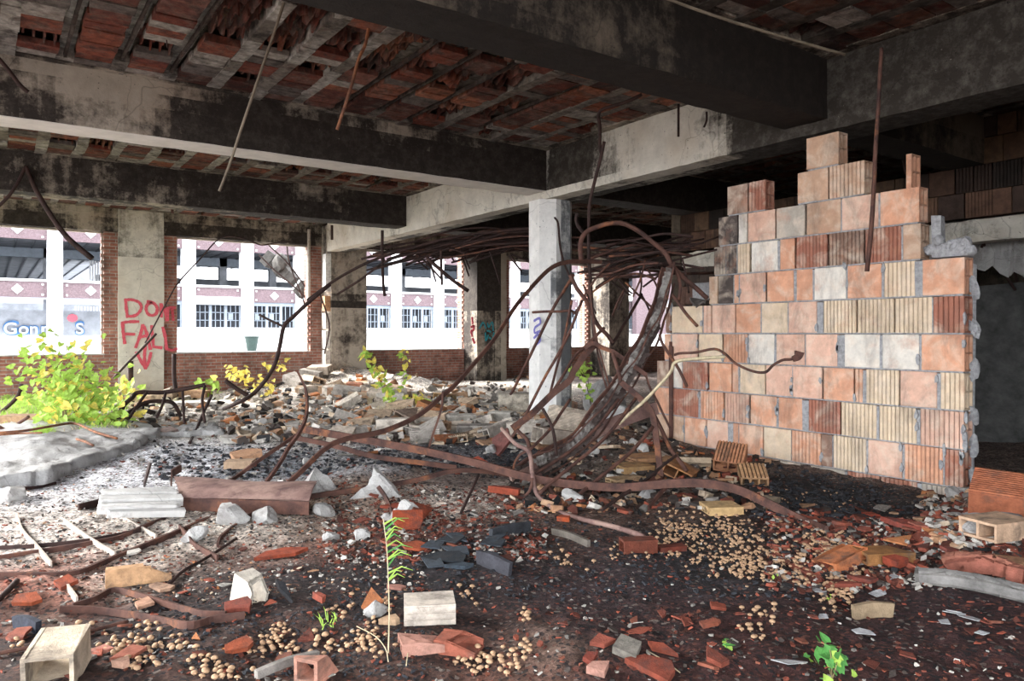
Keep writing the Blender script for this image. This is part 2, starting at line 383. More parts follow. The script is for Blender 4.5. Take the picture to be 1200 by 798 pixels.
# ceiling: one-way clay tile and concrete rib slab
RIB0 = .125; RP = .4345; RW = .06
def rust_tone(a=0):
    return srgb(R.choice(['#84564a', '#704238', '#8e4f3c', '#7a4033', '#9a5a44', '#6b3a30', '#844636', '#5a332b', '#a0644c']))
mb = MB(); ribs = MB()
spans = [(-.25, 3.88), (4.34, 8.06), (8.52, 12.25), (12.71, YW)]
def broken(x, y):
    if 1.5 < x < 3.9 and 4.5 < y < 6.5: return R.random() < .72
    if 3.6 < x < 4.8 and 4.6 < y < 6.6: return R.random() < .4
    if 4.0 < x < 4.7 and 6.3 < y < 7.6: return R.random() < .5
    if 8.6 < y < 12.2 and 10.2 < y < 11.2: return R.random() < .5
    if x > 6.8: return R.random() < .2
    return R.random() < .07
for (ya, yb) in spans:
    ntile = int((yb-ya-.2)/.3)
    for i in range(-9, 34):
        xr = RIB0+RP*i
        if GX0-.05 < xr < GX1+.05: continue
        x0, x1 = xr+RW, xr+RP-RW
        if x1 > GX0 and x0 < GX1: continue
        missing = (R.random() < .13) or (i in (7, 9, 11) and ya > 4 and ya < 5)
        # concrete rib, broken into pieces of slightly different depth
        y = ya
        while y < yb:
            L = min(yb-y, R.uniform(.25, .6))
            if missing and .25 < (y-ya)/(yb-ya) < .85: zz = CEIL+.10
            else: zz = CEIL+R.uniform(-.008, .012)
            g = R.uniform(.75, 1.05)
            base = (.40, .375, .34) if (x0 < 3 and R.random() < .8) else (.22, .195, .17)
            if ya < 3 or x0 > 6.7: base = (.07, .06, .05)  # near bay and beyond the girder: dim light put into the colour
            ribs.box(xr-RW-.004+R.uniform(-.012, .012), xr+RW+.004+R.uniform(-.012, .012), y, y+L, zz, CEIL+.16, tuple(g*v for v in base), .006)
            if missing and zz > CEIL+.05:
                ribs.box(xr-.012, xr+.012, y, y+L, CEIL+.015, CEIL+.05, (.05, .035, .03), .003)
            y += L
        for k in range(ntile):
            y0 = ya+.1+k*(yb-ya-.2)/ntile; y1 = y0+(yb-ya-.2)/ntile-.006; xc = (x0+x1)/2
            col = rust_tone()
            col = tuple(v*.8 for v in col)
            if xc > 6.8 or y0 < 3.9: col = tuple(v*.4 for v in col)  # same dimming painted onto the clay tiles
            if broken(xc, y0):
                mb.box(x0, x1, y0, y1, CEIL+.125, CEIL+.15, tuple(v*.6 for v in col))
                for f in range(4):          # hollow webs with snapped edges
                    xf = x0+(x1-x0)*(f+.5)/4
                    n = 4; lowz = [CEIL+R.uniform(.0, .11) for _ in range(n+1)]
                    for s in range(n):
                        a = y0+(y1-y0)*s/n; b = y0+(y1-y0)*(s+1)/n
                        vsx = [(xf-.008, a, lowz[s]), (xf+.008, a, lowz[s]), (xf-.008, b, lowz[s+1]), (xf+.008, b, lowz[s+1]),
                               (xf-.008, a, CEIL+.13), (xf+.008, a, CEIL+.13), (xf-.008, b, CEIL+.13), (xf+.008, b, CEIL+.13)]
                        mb.add(vsx, [(0, 1, 3, 2), (4, 6, 7, 5), (0, 4, 5, 1), (2, 3, 7, 6), (0, 2, 6, 4), (1, 5, 7, 3)], shade(col, .7, 1.1))
            else:
                h = R.choice([2, 2, 1])
                for s in range(h):
                    a = y0+(y1-y0)*s/h; b = y0+(y1-y0)*(s+1)/h-.004
                    dz = R.uniform(-.004, .012); cc = shade(col, .8, 1.15)
                    if R.random() < .16: cc = (.13, .11, .10)
                    if R.random() < .1 and x0 < 6: cc = (.33, .30, .27)
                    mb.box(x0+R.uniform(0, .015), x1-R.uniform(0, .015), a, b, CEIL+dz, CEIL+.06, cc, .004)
ceil = struct(mb.build('ceiling', M['ceil']))
ribs.build('concrete_ribs', M['ceil'], ceil)
m2 = MB(); m2.box(-4, 22.5, -2.4, YW+.6, CEIL+.155, CEIL+.35)  # edges cut short left and behind the view to let daylight in
m2.build('upper_slab', M['conc_dark'], ceil)
mg = MB()
for (ya, yb) in spans:
    for (a, b) in ((ya-.05, ya+.09), (yb-.09, yb+.05)): cbox(mg, -4, 20, a, b, CEIL-.006, CEIL+.12, .25, lambda x, y, z: .5)
for a, b in ((GX0-.14, GX0+.02), (GX1-.02, GX1+.14)): cbox(mg, a, b, -1, YW, CEIL-.009, CEIL+.12, .25, lambda x, y, z: .5)
mg.build('concrete_margin', M['conc_beam'], ceil)

# beams
def nz(x, y, s): return float(N2(x*s+11, y*s+7))
def soot_b0(x, y, z): return .5+.5*(nz(x, z, 1.4)-.3)+.3*math.exp(-((x-6.2)/.8)**2)+(.2 if z < BB+.03 else 0)
def soot_shade_b1(x, y, z):
    s = .50+.35*(nz(x, z, 1.2)-.4)
    s += .42*math.exp(-((x-5.9)/1.3)**2)+.25*math.exp(-((x-3.4)/.5)**2)+.2*math.exp(-((x-2.3)/.6)**2)
    s -= .30*max(0, (z-3.5)/.25)
    if x > 6.8: s += .3  # span beyond the girder painted dimmer, as in a closed-in bay
    return s
def soot_shade_b2(x, y, z):
    s = .56+.3*(nz(x, z, 1.6)-.4)+.3*math.exp(-((x-5.8)/.6)**2)
    return s+(.2 if x > 6.8 else 0)  # same painted dimming on the span beyond the girder
def beam(y0, y1, mat, soot, label, white=False):
    """each concrete beam is two spans, butting on the girder from both sides"""
    b = MB()
    cbox(b, -4, GX0+.005, y0, y1, BB, CEIL+.02, .14, soot); cbox(b, GX1-.005, 15.2, y0, y1, BB, CEIL+.02, .2, soot)
    o = b.build('concrete_beam', M[mat]); tag(o, label, 'beam')
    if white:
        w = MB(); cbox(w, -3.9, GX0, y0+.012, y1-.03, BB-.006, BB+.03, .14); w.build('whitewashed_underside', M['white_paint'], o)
    return o
beam(3.88, 4.34, 'conc_dark', soot_b0, 'blackened concrete ceiling beam nearest the viewer, crossing the top right of the room')
beam(8.06, 8.52, 'conc_beam', soot_shade_b1, 'long sooty concrete beam with a whitewashed underside, meeting the girder above the column', True)
beam(12.25, 12.71, 'conc_beam', soot_shade_b2, 'black-stained concrete beam just in front of the window wall')
g = MB()
def soot_shade_g(x, y, z):
    s = .30+.3*(nz(y, z, 1.5)-.4)
    s += .55*math.exp(-((y-7.6)/.75)**2)*(1 if z > 3.2 else .2)+.30*math.exp(-((y-12.9)/.35)**2)
    s += .8/(1+math.exp((y-4.8)*3.0))+.25*math.exp(-((y-8.8)/.3)**2)  # near-end term paints the weak light there on top of soot
    return s+(.3 if x > 6.5 else 0)
cbox(g, GX0, GX1, -1.5, 16.2, GB, CEIL+.03, .11, soot_shade_g)
tag(g.build('concrete_girder', M['conc_white']), 'deep concrete girder on the column, pale mid-length, sooty and shaded at the near right end', 'girder')
g = MB(); cbox(g, 14.7, 15.2, -1.5, 16.2, GB, CEIL+.03, .25, lambda x, y, z: .7)
tag(g.build('concrete_girder', M['conc_dark']), 'distant dark concrete girder beyond the steel tangle', 'girder')

# octagonal column
def octo(cx, cy, s, a):
    h = s/2
    return [(cx-h+a, cy-h), (cx+h-a, cy-h), (cx+h, cy-h+a), (cx+h, cy+h-a), (cx+h-a, cy+h), (cx-h+a, cy+h), (cx-h, cy+h-a), (cx-h, cy-h+a)]
def column(cx, cy, s, a, z0, z1, soot):
    m = MB(); n = 34; P = octo(cx, cy, s, a); vs = []; fs = []; cs = []
    sub = []
    for i in range(8):
        p, q2 = P[i], P[(i+1) % 8]
        for k in range(3): sub.append((p[0]+(q2[0]-p[0])*k/3, p[1]+(q2[1]-p[1])*k/3))
    K = len(sub)
    for r in range(n+1):
        z = z0+(z1-z0)*r/n
        for x, y in sub:
            d = .006*(float(N1(x*9+z*5, y*9+z*4))-.5); vs.append((x+(x-cx)*d*4, y+(y-cy)*d*4, z))
    for r in range(n):
        for k in range(K):
            f = (r*K+k, r*K+(k+1) % K, (r+1)*K+(k+1) % K, (r+1)*K+k); fs.append(f)
            c = [(vs[f[0]][j]+vs[f[2]][j])/2 for j in range(3)]; s_ = soot(*c); cs.append((s_,)*3)
    m.add(vs, fs, cs); return m
CX, CY, CSZ, CA = 6.50, 8.30, .575, .165
def tone_c(x, y, z):
    s = .42
    if y < CY-CSZ/2+.05 and x > CX-.05: s = .72+.25*nz(x, z, 2)  # right-hand face darker than the others
    if x > CX-.2 and y < CY: s += .45*math.exp(-((z-1.9)/.35)**2)+.3*math.exp(-((z-1.05)/.3)**2)
    return s
co = column(CX, CY, CSZ, CA, .0, GB+.01, tone_c).build('concrete_column', M['conc_col'])
tag(co, 'pale octagonal concrete column standing alone in the middle of the ruined room', 'column')
def strokes(name, segs, plane, mat, r, parent):
    """sprayed strokes lying on a wall plane; each seg a list of image points"""
    m = MB()
    for si, sgs in enumerate(segs):
        pts = spline([plane(px, py) for px, py in sgs], 6) if len(sgs) > 2 else [plane(*p) for p in sgs]
        nrm = plane.n; off = nrm*.0015*si; n = len(pts); vs = []
        for i in range(n):
            t = (pts[min(i+1, n-1)]-pts[max(i-1, 0)]).normalized(); s = nrm.cross(t)*r*R.uniform(.8, 1.15)
            e = t*r*.5*(1 if i == n-1 else -1 if i == 0 else 0)
            vs += [pts[i]+s+e+off, pts[i]-s+e+off, pts[i]-s+e+off+nrm*.004, pts[i]+s+e+off+nrm*.004]
        fs = [(0, 1, 2, 3), (4*n-1, 4*n-2, 4*n-3, 4*n-4)]
        for i in range(n-1):
            for q_ in range(4): fs.append((4*i+q_, 4*i+4+q_, 4*i+4+(q_+1) % 4, 4*i+(q_+1) % 4))
        m.add(vs, fs)
    o = m.build(name, mat); o.parent = parent; return o
class YPlane:                      # plane y = const
    n = Vector((0, -1, 0))
    def __init__(s, y): s.y = y
    def __call__(s, px, py):
        t = (px-600)/F; Z = s.y/(CS-SN*t); return W(px, py, Z)
class XPlane:
    n = Vector((-1, 0, 0))
    def __init__(s, x): s.x = x
    def __call__(s, px, py):
        t = (px-600)/F; Z = s.x/(SN+CS*t); return W(px, py, Z)
xp = XPlane(CX-CSZ/2-.006)
strokes('violet_scrawl', [[(626, 376), (632, 373), (633, 379), (627, 384), (627, 390), (633, 388)], [(626, 396), (631, 392), (633, 399), (628, 404)]], xp, M['blue_spray'], .018, co)

# far wall with five window openings
SILL = .805; HEAD = 3.28
wins = [(-9.6, -7.0), (-5.35, -2.45), (-1.08, 1.86), (3.21, 6.10), (7.42, 10.32), (11.75, 14.62), (16.05, 19.0)]
fw = MB()
prev = -13
for a, b in wins:
    fw.box(prev, a, YW, YW+.4, -.1, HEAD); fw.box(a, b, YW, YW+.4, -.1, SILL); prev = b
fw.box(prev, 22.5, YW, YW+.4, -.1, HEAD)
struct(fw.build('wall_far', M['brick']))
lm = MB(); cbox(lm, -12, 22, YW-.03, YW+.4, HEAD, CEIL+.1, .2, lambda x, y, z: .52+.25*(nz(x, z, 2)-.4)-.1*(z > 3.5))
struct(lm.build('trim_1', M['conc_beam']))
for k, (a, b) in enumerate(wins[2:]):
    m = MB()
    t_ = .035; y0, y1 = YW+.12, YW+.2
    m.box(a, a+t_, y0, y1, SILL, HEAD); m.box(b-t_, b, y0, y1, SILL, HEAD); m.box(a, b, y0, y1, HEAD-.03, HEAD); m.box(a, b, y0, y1, SILL, SILL+.015)
    o = struct(m.build('window_%d' % (k+1), M['pale_metal']))
    s = MB()                                              # toothed brick jamb where the frame was torn away
    z = SILL
    while z < HEAD-.05:
        if int((z-SILL)/.068) % 2: s.box(b-.05, b+.01, YW+.02, YW+.14, z, z+.06, (.45, .45, .45), .004)
        z += .068
    adopt(s.build('toothed_jamb', M['brick']), o)
    s = MB(); s.box(a-.02, b+.02, YW-.02, YW+.42, SILL, SILL+.03, (.45, .45, .45), .006); s.build('sill', M['rubble_conc'], o)

# pilasters of the far wall
def pilaster(x0, x1, y0, label, soot, mat='conc_beam'):
    m = MB(); cbox(m, x0, x1, y0, YW+.02, -.1, CEIL, .16, soot)
    return tag(m.build('concrete_pilaster', M[mat]), label, 'pilaster')
p1 = pilaster(2.10, 2.96, YW-.09, 'pale concrete pilaster with red spray-painted words beside the left window', lambda x, y, z: .18+.35*(z > 2.75), 'conc_white')
p2 = pilaster(6.36, 7.23, 16.2, 'grey concrete pilaster under the far end of the pale girder', lambda x, y, z: .42+.5*math.exp(-((z-1.95)/.09)**2))
p3 = pilaster(10.28, 11.22, 16.2, 'scorched concrete pilaster with faint red and teal scribbles left of the column', lambda x, y, z: .42+(.55 if z > 1.9 and x < 10.95 else .12*(x < 10.9))-.15*(x > 11), 'conc_beam')
p4 = pilaster(14.7, 15.5, 16.0, 'dim concrete pilaster seen through the steel tangle', lambda x, y, z: .5)
p5 = pilaster(19.2, 20.2, 16.3, 'furthest concrete pilaster half hidden behind the tiled partition', lambda x, y, z: .6)
yp = YPlane(YW-.096)
def gp(x, y): return (130+x/7.256, 330+y/7.255)
red = [[(125, 155), (130, 225), (140, 295)], [(120, 155), (180, 155), (235, 175), (258, 215), (240, 260), (200, 290), (135, 297)],
       [(345, 180), (310, 195), (298, 235), (315, 275), (350, 288), (385, 270), (392, 225), (370, 190), (335, 172), (310, 170)],
       [(425, 190), (430, 300)], [(430, 200), (460, 260), (478, 330)], [(478, 330), (482, 225)], 
       [(95, 350), (150, 342), (235, 340)], [(98, 350), (105, 440), (118, 525)], [(105, 445), (200, 448)],
       [(210, 560), (250, 450), (270, 370)], [(270, 370), (300, 430), (335, 575)], [(235, 475), (315, 455)],
       [(345, 375), (352, 470), (362, 555)], [(362, 555), (430, 562)], [(440, 390), (462, 480), (472, 575)],
       [(290, 545), (285, 640), (293, 735)], [(215, 600), (250, 665), (293, 738)], [(340, 605), (320, 680), (293, 738)]]
for nm_, sl_ in (('painted_word', red[:6]), ('painted_word', red[6:15]), ('painted_arrow', red[15:])): strokes(nm_, [[gp(*p) for p in s] for s in sl_], yp, M['red_spray'], .030, p1)
yb_ = YPlane(YW-.004)
strokes('painted_letter', [[gp(*p) for p in s] for s in [[(492, 222), (545, 222)], [(520, 225), (530, 330)]]], yb_, M['red_spray'], .028, p1); strokes('painted_letter', [[gp(*p) for p in s] for s in [[(478, 575), (520, 583), (560, 570)]]], yb_, M['red_spray'], .028, p1)
yq = YPlane(16.2-.004)
def tq(x, y): return (540+x/7.5, 350+y/7.5)
strokes('red_scribble', [[tq(*p) for p in s] for s in [[(100, 165), (105, 220)], [(90, 250), (115, 240), (110, 275), (92, 285), (100, 330)], [(105, 350), (120, 390)]]], yq, M['red_spray'], .03, p3)
strokes('teal_scribble', [[tq(*p) for p in s] for s in [[(165, 260), (195, 210), (220, 260)], [(235, 215), (245, 250), (275, 205), (285, 280)], [(215, 300), (220, 370), (240, 320)], [(250, 340), (275, 355), (290, 300)], [(230, 280), (260, 290)]]], yq, M['teal_spray'], .022, p3)
# strips left of the second pilaster: torn tile returns and a conduit
for px, py0, py1, mat, nm, lab in [(385.5, 340, 383, 'ext_white', 'plaster_strip', None)]:
    pass
m = MB()
for z0, z1, c in [(2.2, 3.05, (.7, .68, .64)), (1.75, 2.1, (.5, .27, .14)), (.9, 1.3, (.72, .7, .66)), (.2, .85, (.6, .55, .5)), (1.35, 1.7, (.55, .5, .45))]:
    m.box(6.24, 6.36, 16.25+R.uniform(0, .05), 16.45, z0, z1, c, .01)
adopt(m.build('tile_facing_strip', M['fragc']), p2)
m = MB(); m.sweep([(6.05, YW-.05, 1.9), (6.05, YW-.05, CEIL-.1)], .04, n=8); tag(m.build('wall_conduit', M['pale_metal']), 'pale conduit running down the window wall beside the grey pilaster', 'pipe')

# remaining walls
m = MB(); m.box(2.6, 22.5, -2.7, -2.4, -.1, CEIL+.1); struct(m.build('wall_back_light_block', M['conc_dark']))  # unseen; added at the back right only, to block light there
m = MB(); m.box(22, 22.4, -2.4, YW+.4, -.1, CEIL+.1); struct(m.build('wall_right_end', M['conc_dark']))

# tiled walls --------------------------------------------------------------
TC = {'o': '#c9967a', 'c': '#d2bda2', 'w': '#d6d0c6', 't': '#b99880', 'r': '#a06a58', 'd': '#4b4340', 'g': '#aaa297', 'p': '#cfa894', 'b': '#84685a'}
def tile(mb, X, ya, yb, z0, z1, ribbed, col, thick=.15, broken=0, sgn=-1):
    """hollow clay block; face toward -x. ribbed faces get vertical grooves"""
    dx = R.uniform(-.006, .006); X = X+dx; j = R.uniform(-.003, .003)
    col = shade(col, 1.02, 1.2)
    if ribbed:
        n = max(2, int((yb-ya)/.034)); w = (yb-ya)/n
        for k in range(n):
            a = ya+k*w; s = R.uniform(.93, 1.05)
            vs = [(X+.006, a, z0), (X, a+.005, z0), (X, a+w-.009, z0), (X+.006, a+w-.004, z0), (X+.006, a+w, z0)]
            vs = vs+[(x, y, z1) for x, y, z in vs]
            mb.add(vs, [(0, 1, 6, 5), (1, 2, 7, 6), (2, 3, 8, 7), (3, 4, 9, 8)], tuple(c*s for c in col))
        mb.box(X+.006, X+.022, ya, yb, z0, z1, col)
    else:
        b = .004; mb.prism([(0, 0), (1, 0), (1, 1), (0, 1)], 0, 0)if False else None
        vs = [(X+b, ya, z0), (X+b, yb, z0), (X+b, yb, z1), (X+b, ya, z1), (X, ya+b*1.5, z0+b*1.5), (X, yb-b*1.5, z0+b*1.5), (X+.001, yb-b*1.5, z1-b*1.5), (X+.001, ya+b*1.5, z1-b*1.5)]
        mb.add(vs, [(4, 5, 6, 7), (0, 1, 5, 4), (1, 2, 6, 5), (2, 3, 7, 6), (3, 0, 4, 7)], col)
        mb.box(X+b, X+.02, ya, yb, z0, z1, col)
    mb.box(X+thick-.018, X+thick, ya, yb, z0, z1, col)
    for f in (0, .5, 1): mb.box(X+.018, X+thick-.016, ya, yb, z0+(z1-z0-.016)*f, z0+(z1-z0-.016)*f+.016, tuple(v*.9 for v in col))
    mb.box(X+thick*.5-.008, X+thick*.5+.008, ya, yb, z0, z1, tuple(v*.85 for v in col))
def ypx(px, X=GX0): return X/ratio(px)
RWS = {  # row top z : (x0 px, x1 px, ribbed, colour)
 3.07: [(945, 983, 0, 't')],
 2.765: [(852, 876, 0, 'b'), (877, 897, 1, 'r'), (934, 970, 0, 't'), (971, 1013, 1, 't'), (1061, 1068, 0, 'o')],
 2.46: [(842, 864, 0, 'd'), (865, 875, 0, 'w'), (876, 908, 0, 'p'), (910, 943, 0, 'g'), (945, 985, 0, 't'), (986, 1029, 0, 'p'), (1031, 1077, 0, 'o')],
 2.155: [(836, 850, 1, 'd'), (850.5, 863, 1, 'd'), (864, 878, 1, 'c'), (880, 911, 0, 'w'), (914, 931, 0, 'o'), (933, 969, 1, 'r'), (971, 1012, 1, 'b'), (1013, 1056, 1, 'r'), (1058, 1079, 0, 't')],
 1.85: [(831, 841, 0, 't'), (841.5, 859, 0, 'd'), (859.5, 866, 0, 'o'), (867, 897, 0, 'p'), (899, 930, 0, 'o'), (933, 952, 0, 'o'), (954, 991, 0, 'w'), (993, 1033, 0, 'o'), (1035, 1072, 1, 'c'), (1080, 1130, 0, 'o')],
 1.545: [(780, 786, 0, 'b'), (787, 823, 0, 'c'), (824, 833, 1, 'p'), (834, 861, 0, 'p'), (862, 891, 0, 'o'), (892, 923, 0, 'c'), (924, 957, 0, 'p'), (965, 1003, 1, 'c'), (1004, 1047, 1, 'c'), (1048, 1092, 1, 'c'), (1093, 1130, 1, 'r')],
 1.24: [(778, 786, 0, 'o'), (787, 817, 0, 'p'), (819, 846, 0, 'c'), (847, 876, 1, 'o'), (877, 907, 0, 'w'), (910, 943, 0, 'p'), (944, 981, 0, 'p'), (989, 1031, 0, 'w'), (1034, 1077, 0, 'w'), (1079, 1130, 0, 'o')],
 .935: [(770, 786, 0, 'b'), (787, 799, 0, 'w'), (800, 829, 1, 'r'), (831, 857, 0, 'o'), (858, 865, 0, 'o'), (867, 896, 0, 'c'), (897, 928, 0, 'p'), (929, 963, 0, 'p'), (965, 1000, 0, 'o'), (1001, 1011, 1, 'o'), (1014, 1053, 1, 'c'), (1055, 1098, 0, 'p'), (1101, 1130, 1, 'c')],
 .63: [(767, 786, 0, 'o'), (787, 818, 1, 'r'), (820, 847, 1, 'o'), (849, 877, 1, 'p'), (879, 910, 0, 'o'), (912, 940, 0, 'o'), (947, 984, 1, 'r'), (985, 1027, 1, 'c'), (1030, 1074, 1, 'c'), (1078, 1130, 1, 'p')],
 .325: [(767, 785, 0, 't'), (786, 801, 0, 't'), (802, 827, 0, 'o'), (828, 853, 0, 'p'), (859, 865, 0, 'o'), (866, 894, 0, 'o'), (895, 927, 0, 'c'), (927.5, 962, 1, 'o'), (962.5, 975, 0, 'b'), (976, 1015, 1, 'c'), (1017, 1057, 0, 'p'), (1059, 1105, 1, 'o'), (1106, 1129, 1, 'r')],
 .02: [(767, 800, 0, 'b'), (802, 830, 0, 'b'), (832, 862, 1, 'r'), (864, 900, 0, 'o'), (902, 912, 0, 'b'), (914, 938, 0, 'g'), (950, 990, 0, 'g'), (992, 1030, 1, 'r'), (1032, 1075, 1, 'r'), (1080, 1122, 1, 'g')],
}
wall = empty('tile_partition_wall', (GX0+.08, 4.3, 0), 'tall ruined partition of pale orange clay blocks with a stepped broken top, at the right', 'wall')
tm = MB(); mm = MB()
for zt, row in RWS.items():
    h = .295 if zt > .1 else .3
    for a, b, rb, c in row:
        z1 = zt-.005; z0 = zt-h
        y0, y1 = ypx(b), ypx(a)
        if (a, b) == (1061, 1068): z1 -= .02; z0 -= .02
        tile(tm, GX0, y0+.002, y1-.002, z0, z1, rb, srgb(TC[c]))
    # mortar bed and joints, set back a little
    segs = []; s = sorted(row)
    cur = [s[0][0], s[0][1]]
    for a, b, _, _ in s[1:]:
        if a-cur[1] < 12: cur[1] = b
        else: segs.append(cur); cur = [a, b]
    segs.append(cur)
    for a, b in segs:
        if (a, b) == (1061, 1068): continue
        y0, y1 = ypx(b), ypx(a)
        k = y0+.012
        while k < y1-.01:
            e = min(k+.15, y1-.01)
            mm.box(GX0+.009+R.uniform(-.003, .004), GX0+.11, k, e, zt-h-.012, zt-h+.004, (.45, .45, .45), .002); k = e
    for (a, b, _, _), (a2, b2, _, _) in zip(s[:-1], s[1:]):
        if a2-b < 12:
            deep = .05 if (a2-b < 2.4 and R.random() < .5) else .008
            mm.box(GX0+deep, GX0+.12, ypx(a2)-.006, ypx(b)+.006, zt-h, zt-.012, (.45, .45, .45), .003)
# mortar smears
for _ in range(70):
    zt = R.choice([k for k in RWS if k < 2.0]); row = RWS[zt]; a, b, _, _ = R.choice(row)
    y = ypx(b)+R.uniform(-.015, .015); z = zt-R.uniform(0, .28)
    poly = [(.018*math.cos(t)*R.uniform(.4, 1.3), .045*math.sin(t)*R.uniform(.5, 1.3)) for t in [k*math.pi/4 for k in range(8)]]
    Mx = Matrix.Translation((GX0-.006, y, z)) @ Matrix(((0, 0, 1, 0), (1, 0, 0, 0), (0, 1, 0, 0), (0, 0, 0, 1)))
    mm.prism(poly, 0, .02, (.45, .45, .45), Mx)
adopt(tm.build('clay_blocks', M['tile']), wall); adopt(mm.build('mortar', M['mortar']), wall)
# broken plaster and mortar lumps on the right shoulder of the wall, plaster skim on the back face
pl = MB()
def lump(mb, c, r, col=(.45, .45, .45), flat=1.0, n=9, M_=None):
    bm = bmesh.new(); bmesh.ops.create_icosphere(bm, subdivisions=2, radius=1)
    ph = R.uniform(0, 50)
    for v in bm.verts:
        k = .65+.7*float(N1(v.co.x*1.7+ph, v.co.y*1.7+v.co.z*1.3+ph)); v.co = Vector((v.co.x*r[0]*k, v.co.y*r[1]*k, v.co.z*r[2]*k))
    rot = Euler((R.uniform(-.3, .3), R.uniform(-.3, .3), R.uniform(0, 6))).to_matrix()
    vs = [rot @ v.co+Vector(c) for v in bm.verts]
    mb.add(vs, [[v.index for v in f.verts] for f in bm.faces], col); bm.free()
pl.box(GX0+.15, GX0+.185, ypx(1130), ypx(800), -.1, 1.8, (.45, .45, .45), .01)
pl.box(GX0+.03, GX0+.13, ypx(1131), ypx(1098), 1.86, 1.96, (.45, .45, .45), .012)
pl.box(GX0+.05, GX0+.13, ypx(1099), ypx(1088), 1.86, 2.2, (.45, .45, .45), .01)
for px, z in [(1103, 1.93), (1108, 1.95), (1114, 1.95), (1120, 1.97), (1127, 1.96), (1130, 1.9), (1095, 2.0), (1086, 1.93)]:
    lump(pl, (GX0+.07, ypx(px), z), (.05, .05, .05))
for z in [.1, .35, .6, .95, 1.3, 1.6]:
    lump(pl, (GX0+.14, ypx(1131.5), z), (.04, .02, .09))
adopt(pl.build('torn_plaster', M['mortar']), wall)
st = MB()
y_ = ypx(786.5)
st.box(GX0-.02, GX0+.03, y_-.014, y_+.014, 0.05, 1.15, (.45, .45, .45), .003); st.box(GX0-.02, GX0-.012, y_-.04, y_+.014, 0.05, 1.1, (.45, .45, .45), .003)
adopt(st.build('steel_angle', M['rust']), wall)
# loose shards lying on the broken left shoulder
def plate(w, l, t, jag=.25, n=7, ribs=0, col=(.45, .45, .45), mb=None, Mx=None):
    mb = mb or MB(); poly = []
    for k in range(n):
        a = 2*math.pi*k/n+R.uniform(-.25, .25); r = 1+R.uniform(-jag, jag)
        c, s = math.cos(a), math.sin(a); q_ = max(abs(c), abs(s))
        poly.append((c/q_*w/2*r, s/q_*l/2*r))
    mb.prism(poly, 0, t, col, Mx, j=.1*t); return mb
for k, (px, z) in enumerate([(815, 1.6), (822, 1.58), (830, 1.62)]):
    o = plate(.14, .18, .02, .3).build('tile_shard', M['frag']); o.color = (.16, .14, .13, 1)
    o.location = (GX0+.07, ypx(px), z-.03); o.rotation_euler = (R.uniform(-.2, .2), R.choice([-.5, .5]), R.uniform(0, 3))
    tag(o, 'grey tile shard resting on the low left shoulder of the block wall', 'shard', 'shards on the block wall shoulder')

# second tiled wall behind, charred, over a broken lintel
X2 = 9.4
t2 = MB(); 
z = 2.60
while z < CEIL-.02:
    y = 1.0+R.uniform(0, .25)
    zt = min(z+.295, CEIL-.01)
    while y < 8.5:
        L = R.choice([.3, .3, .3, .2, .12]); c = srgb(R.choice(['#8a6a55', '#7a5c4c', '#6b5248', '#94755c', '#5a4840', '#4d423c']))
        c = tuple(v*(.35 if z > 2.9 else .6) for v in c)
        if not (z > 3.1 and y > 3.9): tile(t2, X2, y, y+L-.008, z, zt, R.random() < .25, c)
        y += L
    z += .303
for z in np.arange(-.1, 2.3, .303):
    y = 5.4
    while y < 8.5:
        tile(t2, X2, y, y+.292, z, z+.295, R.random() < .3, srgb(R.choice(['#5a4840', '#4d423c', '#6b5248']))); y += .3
wr = struct(t2.build('wall_right', M['tile_dark']))
l2 = MB(); cbox(l2, X2-.03, X2+.2, 1.0, 8.5, 2.28, 2.6, .12, lambda x, y, z: .3, .03)
adopt(l2.build('broken_lintel', M['conc_white']), wr)
b2 = MB(); b2.box(12.5, 12.7, -1, 9, -.1, CEIL); b2.box(9.4, 12.6, .6, .8, -.1, CEIL); b2.box(9.4, 12.6, 8.5, 8.7, -.1, CEIL)  # enclosure added to keep the opening dark; shade also in its colour
struct(b2.build('dark_enclosure', M['conc_dark']))
# fallen ceiling slab with a tile grid, leaning in the dark opening
sl = empty('collapsed_slab', W(1185, 560, 8.2), 'fallen ceiling slab with a diagonal tile grid leaning in the dark opening at the right', 'slab')
A = W(1128, 520, 8.9); B = W(1290, 560, 8.2); Dd = W(1270, 330, 9.2); E = W(1100, 345, 9.9)
m = MB(); nrm = ((B-A).cross(E-A)).normalized()*.12
m.add([A, B, Dd, E, A+nrm, B+nrm, Dd+nrm, E+nrm], [(0, 1, 2, 3), (7, 6, 5, 4), (0, 4, 5, 1), (1, 5, 6, 2), (2, 6, 7, 3), (3, 7, 4, 0)], (.6, .6, .6))
adopt(m.build('slab_body', M['slab_shaded']), sl)
for k in range(1, 7):
    for (P, Q, P2, Q2) in ((A, B, E, Dd), (A, E, B, Dd)):
        m = MB(); a = P.lerp(Q, k/7-.06); b = P2.lerp(Q2, k/7+.06); off = -nrm.normalized()*.02
        if off.dot(Vector((0, 0, EYE))-A) < 0 and False: off = -off
        m.sweep([a+off, b+off], .018, .01); adopt(m.build('reinforcing_bar', M['rust_d']), sl)
